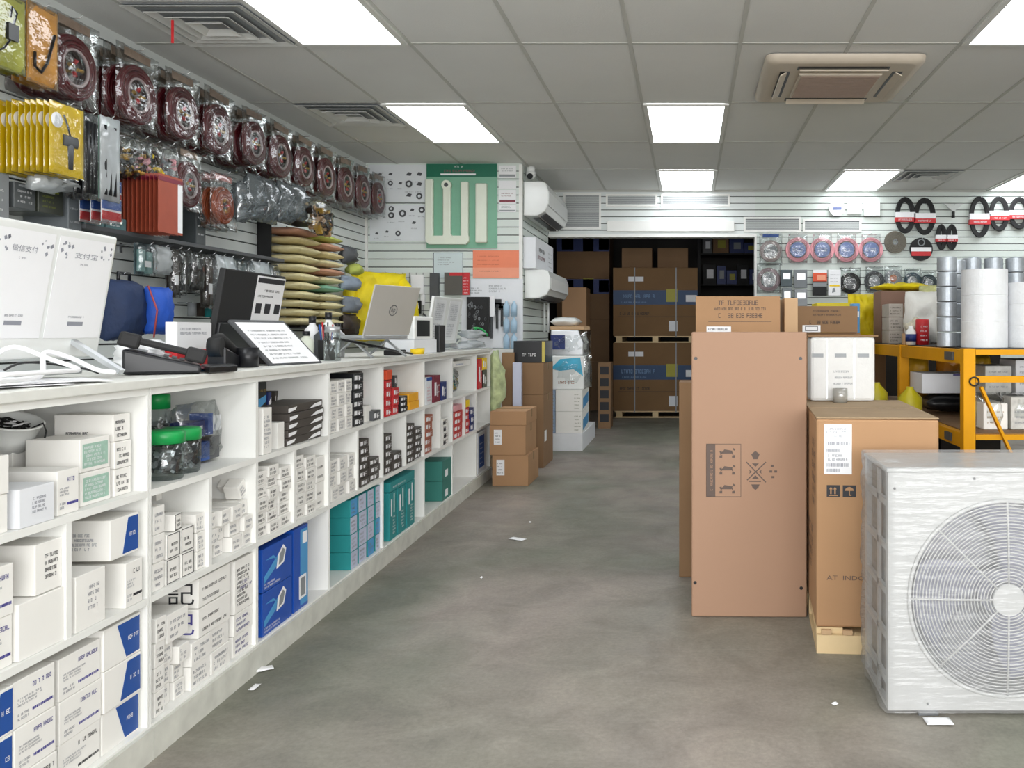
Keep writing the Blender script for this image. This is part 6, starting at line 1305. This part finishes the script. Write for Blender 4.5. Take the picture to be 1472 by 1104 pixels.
# front plate with a round opening
b = MB(); n = 64; rO = .29; outer = []; inner = []
def onrect(t):
    c, s = math.cos(t), math.sin(t); xs = ((HW-ux) if c > 0 else (HW+ux))/max(1e-6, abs(c)); zs = ((AH-fz) if s > 0 else fz)/max(1e-6, abs(s)); q = min(xs, zs); return (ux+c*q, fz+s*q)
ts = sorted([2*PI*i/n for i in range(n)]+[math.atan2(z-fz, x-ux) % (2*PI) for x in (-HW, HW) for z in (0, AH)])
for t in ts:
    x, z = onrect(t); outer.append((x, fy, z)); inner.append((ux+rO*math.cos(t), fy, fz+rO*math.sin(t)))
m_ = len(ts); inn2 = [(p[0], fy+.02, p[2]) for p in inner]; inn3 = [(ux+(p[0]-ux)*.97, fy+.14, fz+(p[2]-fz)*.97) for p in inner]
b.add(outer+inner+inn2+inn3, [(i,(i+1)%m_,m_+(i+1)%m_,m_+i) for i in range(m_)]+[(m_+i,m_+(i+1)%m_,2*m_+(i+1)%m_,2*m_+i) for i in range(m_)]+[(2*m_+i,2*m_+(i+1)%m_,3*m_+(i+1)%m_,3*m_+i) for i in range(m_)], 0, [False]*m_+[True]*(2*m_))
b.build('front_panel', acw, ac)
b = MB(); b.box(-HW,fy+.001,AH-.004,HW,-fy,AH); b.build('lid', acw, ac); b = MB(); b.box(-HW-.006,fy-.008,AH-.002,HW+.006,-fy+.004,AH+.012); b.build('top_cover', acw, ac, bevel=.006)
b = MB(); b.box(-HW,fy+.001,0,HW,-fy,.012); b.box(HW-.004,fy+.001,.012,HW,-fy,AH-.004); b.box(-HW+.02,-fy-.012,.012,HW-.02,-fy,AH-.004); b.build('casing', acw, ac)
b = MB(); b.box(-HW,fy+.001,.012,-HW+.04,fy+.03,AH-.004); b.box(-HW,-fy-.03,.012,-HW+.04,-fy,AH-.004)
for k in range(5): z = .07+k*.135; b.box(-HW,fy+.03,z,-HW+.012,-fy-.03,z+.02)
b.box(-HW,fy+.13,.012,-HW+.01,fy+.15,AH-.01); b.build('side_guard', acw, ac)
b = MB(); b.box(-HW+.016,fy+.03,.012,-HW+.024,-fy-.03,AH-.01); b.build('coil_fins', mk('coil_fins','#8d8478',.5,.3,var=.3,scale=40), ac)
MB().box(-HW+.03,fy+.145,.02,HW-.01,fy+.155,AH-.01).build('inner_bulkhead', mk('inner_metal','#9a9ca6',.4,.5,var=.1), ac)
# wire grille: rings, spokes, hub
b = MB(); r = .055
while r < .288: b.torus((ux, fy-.006-.012*(1-(r/.29)**2), fz), (1,0,0), (0,0,1), r, r, .0019, 64, 5); r += .0095
b.build('grille_rings', acw, ac)
for k in range(8):
    a = PI/8*2*k; b = MB(); c, s = math.cos(a), math.sin(a); b.tube([(ux+.04*c,fy-.02,fz+.04*s),(ux+.17*c,fy-.0175,fz+.17*s),(ux+.298*c,fy-.006,fz+.298*s)], .0032, 6); b.build('grille_spoke', acw, ac)
MB().torus((ux,fy-.004,fz),(1,0,0),(0,0,1),.294,.294,.006,72,8).build('grille_rim', acw, ac)
b = MB(); b.cyl((ux,fy-.012,fz),(ux,fy-.024,fz),.05,.047,36); b.build('grille_hub', acw, ac)
# three bladed fan
fanm = mk('fan_grey_blue', '#8d90a4', .4, var=.05)
for k in range(3):
    a0 = k*2*PI/3+.4; vs = []; nn = 10
    for i in range(nn+1):
        for j in range(9):
            rr_ = .06+.205*i/nn; t = a0+(-.25+1.25*j/8)+.5*(i/nn); y = fy+.045+.05*(j/8); vs.append((ux+rr_*math.cos(t), y, fz+rr_*math.sin(t)))
    b = MB(); b.add(vs, [(i*9+j,(i+1)*9+j,(i+1)*9+j+1,i*9+j+1) for i in range(nn) for j in range(8)], 0, True); o = b.build('fan_blade', fanm, ac); q = o.modifiers.new('s','SOLIDIFY'); q.thickness = .003
MB().cyl((ux,fy+.04,fz),(ux,fy+.12,fz),.065,n=28).build('fan_hub', fanm, ac)
for x in (-HW+.12, HW-.14): MB().box(x-.03,fy-.01,-.0115,x+.03,-fy+.01,-.0005).build('foot', mk('foot_metal','#6a6c6e',.5), ac)
b = MB(); [b.cyl((x,fy,z),(x,fy-.002,z),.004,n=8) for x, z in ((-HW+.12,.02),(-HW+.26,AH-.02),(-HW+.02,AH-.05),(.3,.02))]; b.build('screw', dgrey, ac)
# stretch film around the unit
b = MB(); g_ = .01; rr = random.Random(4); nz = 26; per = []
for i in range(60):
    t = i/60; L = 2*(2*HW+AD); q = t*L
    if q < 2*HW: p = (-HW-g_+q*(2*HW+2*g_)/(2*HW), fy-.03)
    elif q < 2*HW+AD: p = (HW+g_, fy-.03+(q-2*HW)/AD*(AD+.045))
    elif q < 4*HW+AD: p = (HW+g_-(q-2*HW-AD)*(2*HW+2*g_)/(2*HW), -fy+.015)
    else: p = (-HW-g_, -fy+.015-(q-4*HW-AD)/AD*(AD+.045))
    per.append(p)
for k in range(nz+1):
    for i, p in enumerate(per):
        on = abs(p[1]-(fy-.03)) < 1e-6; j = 0 if on else rr.uniform(0,.012); b.v.append(Vector((p[0]+(-j if p[0] < 0 else j)*(0 if on else 1), p[1]-(rr.uniform(0,.0015) if on else 0), .005+k/nz*(AH+.014)+rr.uniform(-.004,.004)*(0<k<nz))))
for k in range(nz):
    for i in range(60): b.f.append([k*60+i, k*60+(i+1)%60, (k+1)*60+(i+1)%60, (k+1)*60+i]); b.m.append(0); b.s.append(True)
b.add([(-HW-.01,fy-.03,AH+.02),(HW+.01,fy-.03,AH+.02),(HW+.01,-fy+.015,AH+.02),(-HW-.01,-fy+.015,AH+.02)], [(0,1,2,3)])
b.build('stretch_film', wrap, ac)
o = MB().pillow(.08,.05,.006,5,4,.2,3,U=(1,0,0),V=(0,1,0),N=(0,0,1),c=(0,0,.006)).build('film_scrap', paper, None, (.735, 2.52, 0)); tag(o, 'scrap of white film on the floor in front of the outdoor unit', 'scrap')

# ------------------------------------------------------------------ yellow rack and its goods
RX, RY0, RY1, RW = 1.32, 4.02, 5.3, 1.5
DK = 1.075; LK = .675
def rack(y0, y1, label, first=True):
    o = thing('steel_rack', label, 'rack', (RX, y0, 0)); D = y1-y0
    for x in (0, RW):
        for y in ((0, D-.06) if first else (D-.06,)): MB().box(x-.028,y,0,x+.028,y+.055,DK).build('post', amber, o, bevel=.002)
    for z in (DK, LK, .2):
        a = .056 if first else .002
        for x in (0, RW): MB().box(x-.02,a,z-.075,x+.02,D-.061,z-.005).build('side_beam', amber, o, bevel=.002)
        if first: MB().box(.029,.0,z-.03,RW-.029,.03,z-.005).build('front_beam', amber, o)
        MB().box(.021,.031,z-.0045,RW-.021,D-.002,z).build('deck', kraftd if z < DK else blackm, o)
        if first:
            q = MB().box(-.03,.17 if z == DK else .2,z-.06,-.0205,.3,z-.02); q.build('rail_clip', dgrey, o)
    if first:
        MB().bar((.03,.015,LK+.255),(RW-.03,.015,LK+.255),.028,.03).build('cross_bar', amber, o)
        MB().bar((.05,-.006,LK+.22),(.32,-.006,.3),.012,.03,up=(0,1,0)).build('diagonal_brace', amber, o)
        MB().torus((.02,-.006,LK+.245),(1,0,0),(0,0,1),.022,.02,.004,16,6).build('ring_bolt', blackm, o)
    return o
rack(RY0, RY1, 'yellow steel rack with white rolls on its top deck')
rack(RY1+.001, 6.4, 'rear yellow steel rack bay behind the nearer one', False)
def deckpt(px, Y): return (px-VX)/F*Y
def onrack(name, px0, px1, py, Y, m, label, d=.2, z=DK, marks=(), cat='carton', rz=0):
    x0, x1 = deckpt(px0, Y), deckpt(px1, Y); top = EYE-(py-VY)/F*Y; return carton(name, label, cat, ((x0+x1)/2, Y+d/2, z+.0006), (x1-x0, d, top-z-.0006), rz, m, marks)
def roll(px, Y, r, py, m, label, z=DK, core=.35, group=None, name='film_roll', bands=0):
    x = deckpt(px, Y); top = EYE-(py-VY)/F*(Y-r*.6); h = top-z; o = thing(name, label, 'roll', (x, Y, z+.0006), 0, group)
    pr = [(r*core,0),(r,0)]; k = max(1, bands)
    for i in range(k): pr += [(r,h*(i+.02)/k),(r,h*(i+.98)/k)]+([(r*.985,h*(i+1)/k)] if i < k-1 else [])
    pr += [(r,h),(r*core,h),(r*core,0)]
    MB().lathe(pr, 48, sharp=True).build('roll_winding', m, o); MB().lathe([(r*core*.8,0),(r*core*.98,0),(r*core*.98,h+.002),(r*core*.8,h+.002),(r*core*.8,0)], 20).build('roll_core', kraftl, o); return o
roll(1415, 4.3, .112, 387, film, 'large white roll standing at the corner of the yellow rack', bands=3)
roll(1480, 4.3, .112, 406, film, 'shorter large white roll cut by the right edge of the photo', bands=3)
def tapestack(px, Y, r, n, h, label, grp='foil tape rolls on the rack'):
    x = deckpt(px, Y)
    for k in range(n):
        o = thing('foil_tape_roll', 'silver foil tape roll, %s of the stack %s' % ('top one' if k == n-1 else ('lowest','second','third','fourth','fifth','sixth')[k]+' up' if k else 'lowest one', label), 'tape roll', (x, Y, DK+.0006+k*h), 0, grp); MB().lathe([(r*.4,.001),(r*.95,.001),(r,.004),(r,h-.006),(r*.95,h-.002),(r*.4,h-.002),(r*.4,.001)], 32, sharp=True).build('tape_winding', foil, o); MB().lathe([(r*.33,.001),(r*.39,.001),(r*.39,h-.002),(r*.33,h-.002),(r*.33,.001)], 18).build('tape_core', kraftl, o)
tapestack(1361, 4.45, .05, 6, .078, 'at the left of the white roll')
tapestack(1374, 4.66, .05, 6, .078, 'behind the first silver stack')
tapestack(1397, 4.72, .05, 6, .081, 'left behind the large white roll')
tapestack(1428, 4.72, .05, 6, .081, 'right behind the large white roll')
tapestack(1459, 4.72, .05, 6, .081, 'between the two white rolls')
# goods on the deck further back
onrack('small_carton', 1258, 1281, 438, 5.7, mk('grey_print_carton','#b0a89e',.6,var=.1), 'grey printed small carton stack on the far part of the deck', .2, DK, [('printed_label', ink, 'f', [(('text', .1,.1,.9,.9), dict(n=6, seed=3))])]) if 0 else None
rackx = lambda px, Y: max(deckpt(px, Y), RX+.05)
def rb(name, x0, x1, y, d, z, h, m, label, marks=(), cat='carton'): return carton(name, label, cat, ((x0+x1)/2, y+d/2, z+.0006), (x1-x0, d, h), 0, m, marks)
gp = mk('grey_print_carton', '#b5aca2', .6, var=.12, scale=30)
for k in range(3): rb('small_carton', 1.345, 1.44, 5.75, .2, DK+k*.09, .088, gp, ('lowest','middle','top')[k]+' grey printed small carton at the left of the rack deck', [('printed_label', ink, 'f', [(('text', .1,.15,.9,.85), dict(n=3, seed=k))])])
for k in range(2): rb('small_carton', 1.442, 1.545, 5.75, .2, DK+k*.13, .128, mk('taupe_carton','#9c8672',.6,var=.08), ('lower','upper')[k]+' taupe small carton right of the grey printed ones')
rb('brown_carton', 1.36, 1.71, 6.05, .25, DK, .37, mk('mauve_brown_carton','#8a6a5a',.7,var=.05), 'wide brown carton at the back of the rack deck under the yellow bag')
rb('brown_carton', 1.565, 1.68, 5.75, .2, DK, .24, kraftd, 'brown carton between the taupe cartons and the spray bottle')
o = MB().pillow(.24,.4,.24,10,10,.25,71,U=(1,0,0),V=(0,0,1),N=(0,1,0),c=(0,0,.2),pw=.35).build('yellow_bag', ym, None, (1.35, 6.62, 1.05)); tag(o, 'bright yellow crumpled bag left of the cartons on the rack', 'bag')
carton('brown_carton', 'dark brown carton stacked under the yellow crumpled bag', 'carton', (1.35, 6.62, .0005), (.3,.22,1.045), 0, kraftd)
o = MB().pillow(.4,.24,.05,9,8,.2,72,U=(1,0,0),V=(0,1,0),N=(0,0,1)).build('yellow_sheet', ym, None, (1.53, 6.17, DK+.402)); tag(o, 'yellow bag draped over the wide brown carton', 'bag')
o = MB().pillow(.12,.14,.1,8,8,.15,73,U=(1,0,0),V=(0,0,1),N=(0,1,0),c=(0,0,.08)).build('patterned_bag', mk('lime_pattern','#c8d08a',.6,var=.5,scale=20), None, (1.62, 5.8, DK+.245)); tag(o, 'lime and white patterned bag on the brown carton', 'bag')
carton('yellow_carton', 'yellow carton standing behind the darker lettered carton', 'carton', (.95*1.11, 6.2, .0005), (.29,.25,1.36), 0, mk('yellow_card','#e6cf14',.5,var=.04))
carton('blue_box', 'small blue box beside the yellow carton', 'box', (1.155, 5.95, .0005), (.05,.1,1.35), 0, skyb, [('white_print', paper, 'f', [(('rect', .1,.93,.9,.96),)])])
o = MB().pillow(.26,.34,.16,9,9,.2,74,U=(.9,.2,0),V=(0,0,1),N=(.2,-.9,0),c=(0,0,.17),pw=.35).build('white_sack', mk('white_woven','#e9e8e2',.6,var=.05,bump=.3), None, (1.50, 5.5, DK)); tag(o, 'white sack leaning behind the spray bottle on the deck', 'sack')
o = MB().tube([(0,0,0),(.03,0,.01),(.06,0,.03),(.08,0,.06)], .03, 10).build('rope_coil', mk('speckled_rope','#cfc9b4',.8,var=.3,scale=60), None, (1.36, 5.36, DK+.1)); tag(o, 'pale speckled sleeve resting between the cartons and the white sack', 'sleeve')
o = MB().box(-.02,-.02,0,.02,.02,.068).build('sleeve_stand', kraftl, None, (1.36,5.36,DK+.0005)); tag(o, 'small pale carton under the speckled sleeve', 'carton')
rc = lathe_thing('red_canister', 'red canister with white lettering standing on the rack deck', 'canister', (1.42, 5.2, DK+.0006), [(0,0),(.04,0),(.04,.15),(.036,.155),(0,.155)], red, ['canister_body']); b = MB(); mark(b, Fr((-.025,-.0412,.02),(1,0,0),(0,0,1),(0,-1,0),.05,.11), 'text', 0,0,1,1,n=4,seed=4,fill=1); b.build('white_lettering', paper, rc)
lathe_thing('white_bottle', 'short white bottle left of the red canister', 'bottle', (1.35, 5.2, DK+.0006), [(0,0),(.03,0),(.032,.08),(.015,.1),(.015,.115),(0,.115)], pvcw, ['bottle_body', ('blue_label', [(.0325,.02),(.0328,.02),(.0328,.065),(.0325,.065)], navy)])
# lower deck goods
o = MB().pillow(.4,.28,.075,9,8,.1,310,U=(1,0,0),V=(0,1,0),N=(0,0,1),pw=.3,flat=.3).build('black_sack', mk('black_film2','#16171a',.35,var=.2,bump=.8,bscale=14), None, (1.57, 5.04, LK+.064)); tag(o, 'flat black sack lying under the long white carton', 'sack')
rb('white_carton', 1.35, 1.75, 4.95, .27, LK+.122, .115, wcar2, 'long white carton with violet strip on the lower deck', [('violet_strip', mk('violet_strip','#5f5a92',.5), 'f', [(('rect', .45,.88,.98,.99),)])])
for k, (x, y, w, l) in enumerate(((1.47,5.52,.22,'yellow plastic bag, left one behind the long white carton'),(1.655,5.45,.22,'orange yellow plastic bag, middle one behind the white carton'),(1.84,5.45,.22,'yellow plastic bag, right one behind the white carton'))):
    o = MB().pillow(w*.72,.32,.2,9,9,.1,80+k,U=(1,0,0),V=(0,0,1),N=(0,1,0),c=(0,0,.168),pw=.4).build('yellow_pack', mk('translucent_amber','#c99a20',.35,var=.2,scale=8) if k != 1 else mk('amber_orange','#c07a1c',.35,var=.25), None, (x, y, LK+.002)); tag(o, l, 'bag', 'yellow bags on the lower deck')
for k, (x, y, h, l) in enumerate(((1.12,5.1,.83,'olive yellow jug standing left of the rack by the foam block'),(1.215,4.7,.83,'second olive yellow jug nearer the rack post'))):
    s_ = carton('brown_carton', 'low dark carton carrying the '+l.split(' standing')[0].split(' nearer')[0], 'carton', (x, y, .0005), (.13,.14,h-.19), 0, kraftd)
    o = thing('jug', l, 'jug', (x, y, h-.188)); MB().lathe([(0,0),(.062,0),(.066,.02),(.066,.15),(.02,.2),(.02,.21),(0,.21)],20).build('jug_body', mk('olive_yellow','#b9ad1c',.35,var=.15), o)
wl_ = mk('wrapped_roll', '#c9c8c2', .35, var=.2, scale=30)
for k in range(6):
    x = 1.48+(k % 6)*.135; z = LK+.0006
    if x > 2.3: break
    o = thing('parts_carton', 'wrapped grey white pack, number %s from the left on the lower deck' % ('one','two','three','four','five','six')[k], 'pack', (x+.02, 4.3, z), 0); MB().box(-.06,-.12,0,.06,.12,.13+.03*(k % 2)).build('pack_body', (wcar, wl_, paper)[k % 3], o, bevel=.006)
    b = MB(); mark(b, Fr((-.06,-.12,0),(1,0,0),(0,0,1),(0,-1,0),.12,.13), 'text', .15,.2,.85,.8,n=3,seed=k,fill=1); b.build('printed_label', gink if k % 2 else mk('tan_print','#a88a5a',.5), o)
    MB().pillow(.13,.17,.26,6,6,.04,90+k,U=(1,0,0),V=(0,0,1),N=(0,1,0),c=(0,0,.09),pw=.2).build('clear_wrap', bag, o)
for k in range(5):
    x = 1.63+k*.16; o = thing('parts_carton', 'small pack on the upper half of the lower bay, number %s from the left' % ('one','two','three','four','five')[k], 'pack', (x, 4.62, LK+.0006), 0); h = .3+.03*(k%2); MB().box(-.07,-.12,0,.07,.12,h).build('pack_body', (wl_, paper, wcar2)[k % 3], o, bevel=.005)
    b = MB(); mark(b, Fr((-.07,-.12,0),(1,0,0),(0,0,1),(0,-1,0),.14,h), 'text', .15,.6,.85,.95,n=4,seed=k,fill=1); b.build('printed_label', gink, o)
for k in range(4):
    o = MB().pillow(.36,.3,.5,9,9,.12,95+k,U=(1,0,0),V=(0,0,1),N=(0,1,0),c=(0,0,.158),pw=.3).build('black_sack', mk('black_film','#18191b',.3,var=.2,bump=.8,bscale=14), None, (1.56+.37*k, 4.5, .2025)); o.scale = (.95,1,1); tag(o, 'black plastic sack on the bottom deck, %s from the left' % ('first','second','third','fourth')[k], 'sack', 'black sacks on the bottom deck')
for k, (x, w) in enumerate(((1.30,.5),(1.82,.5),(2.34,.5))):
    carton('dark_backdrop', 'added dark backdrop box behind the rack near the back wall, %s from the left' % ('first','second','third')[k], 'carton', (x, 7.3, .0005), (w,.4,1.0+.04*k), 0, mk('dark_backdrop_card','#2a2622',.8,var=.2))  # added backdrop, hides the bright slat wall so the rack's rear stays dark
# litter on the floor
for k, (px, py, w, h, l) in enumerate(((372,965,.09,.04,'torn white paper scrap beside the counter plinth'),(366,990,.05,.02,'tiny paper scrap below the torn one'),(744,776,.1,.045,'crumpled white scrap in the middle of the aisle'),(1200,1014,.02,.012,'tiny white chip near the wrapped unit'),(692,832,.015,.01,'tiny white chip left in the aisle'),(762,752,.02,.01,'tiny scrap beyond the crumpled white one'))):
    Y = F*EYE/(py-VY); o = MB().pillow(w,h,.008,5,4,.3,200+k,U=(1,0,0),V=(0,1,0),N=(0,0,1),c=(0,0,.006)).build('paper_scrap', paper, None, ((px-VX)/F*Y, Y, 0), .6+k); tag(o, l, 'scrap')
dup = {k: v for k, v in LABELS.items() if len(v) > 1 and k != 'x'}
for k, v in dup.items(): print('DUPLABEL', k, len(v))
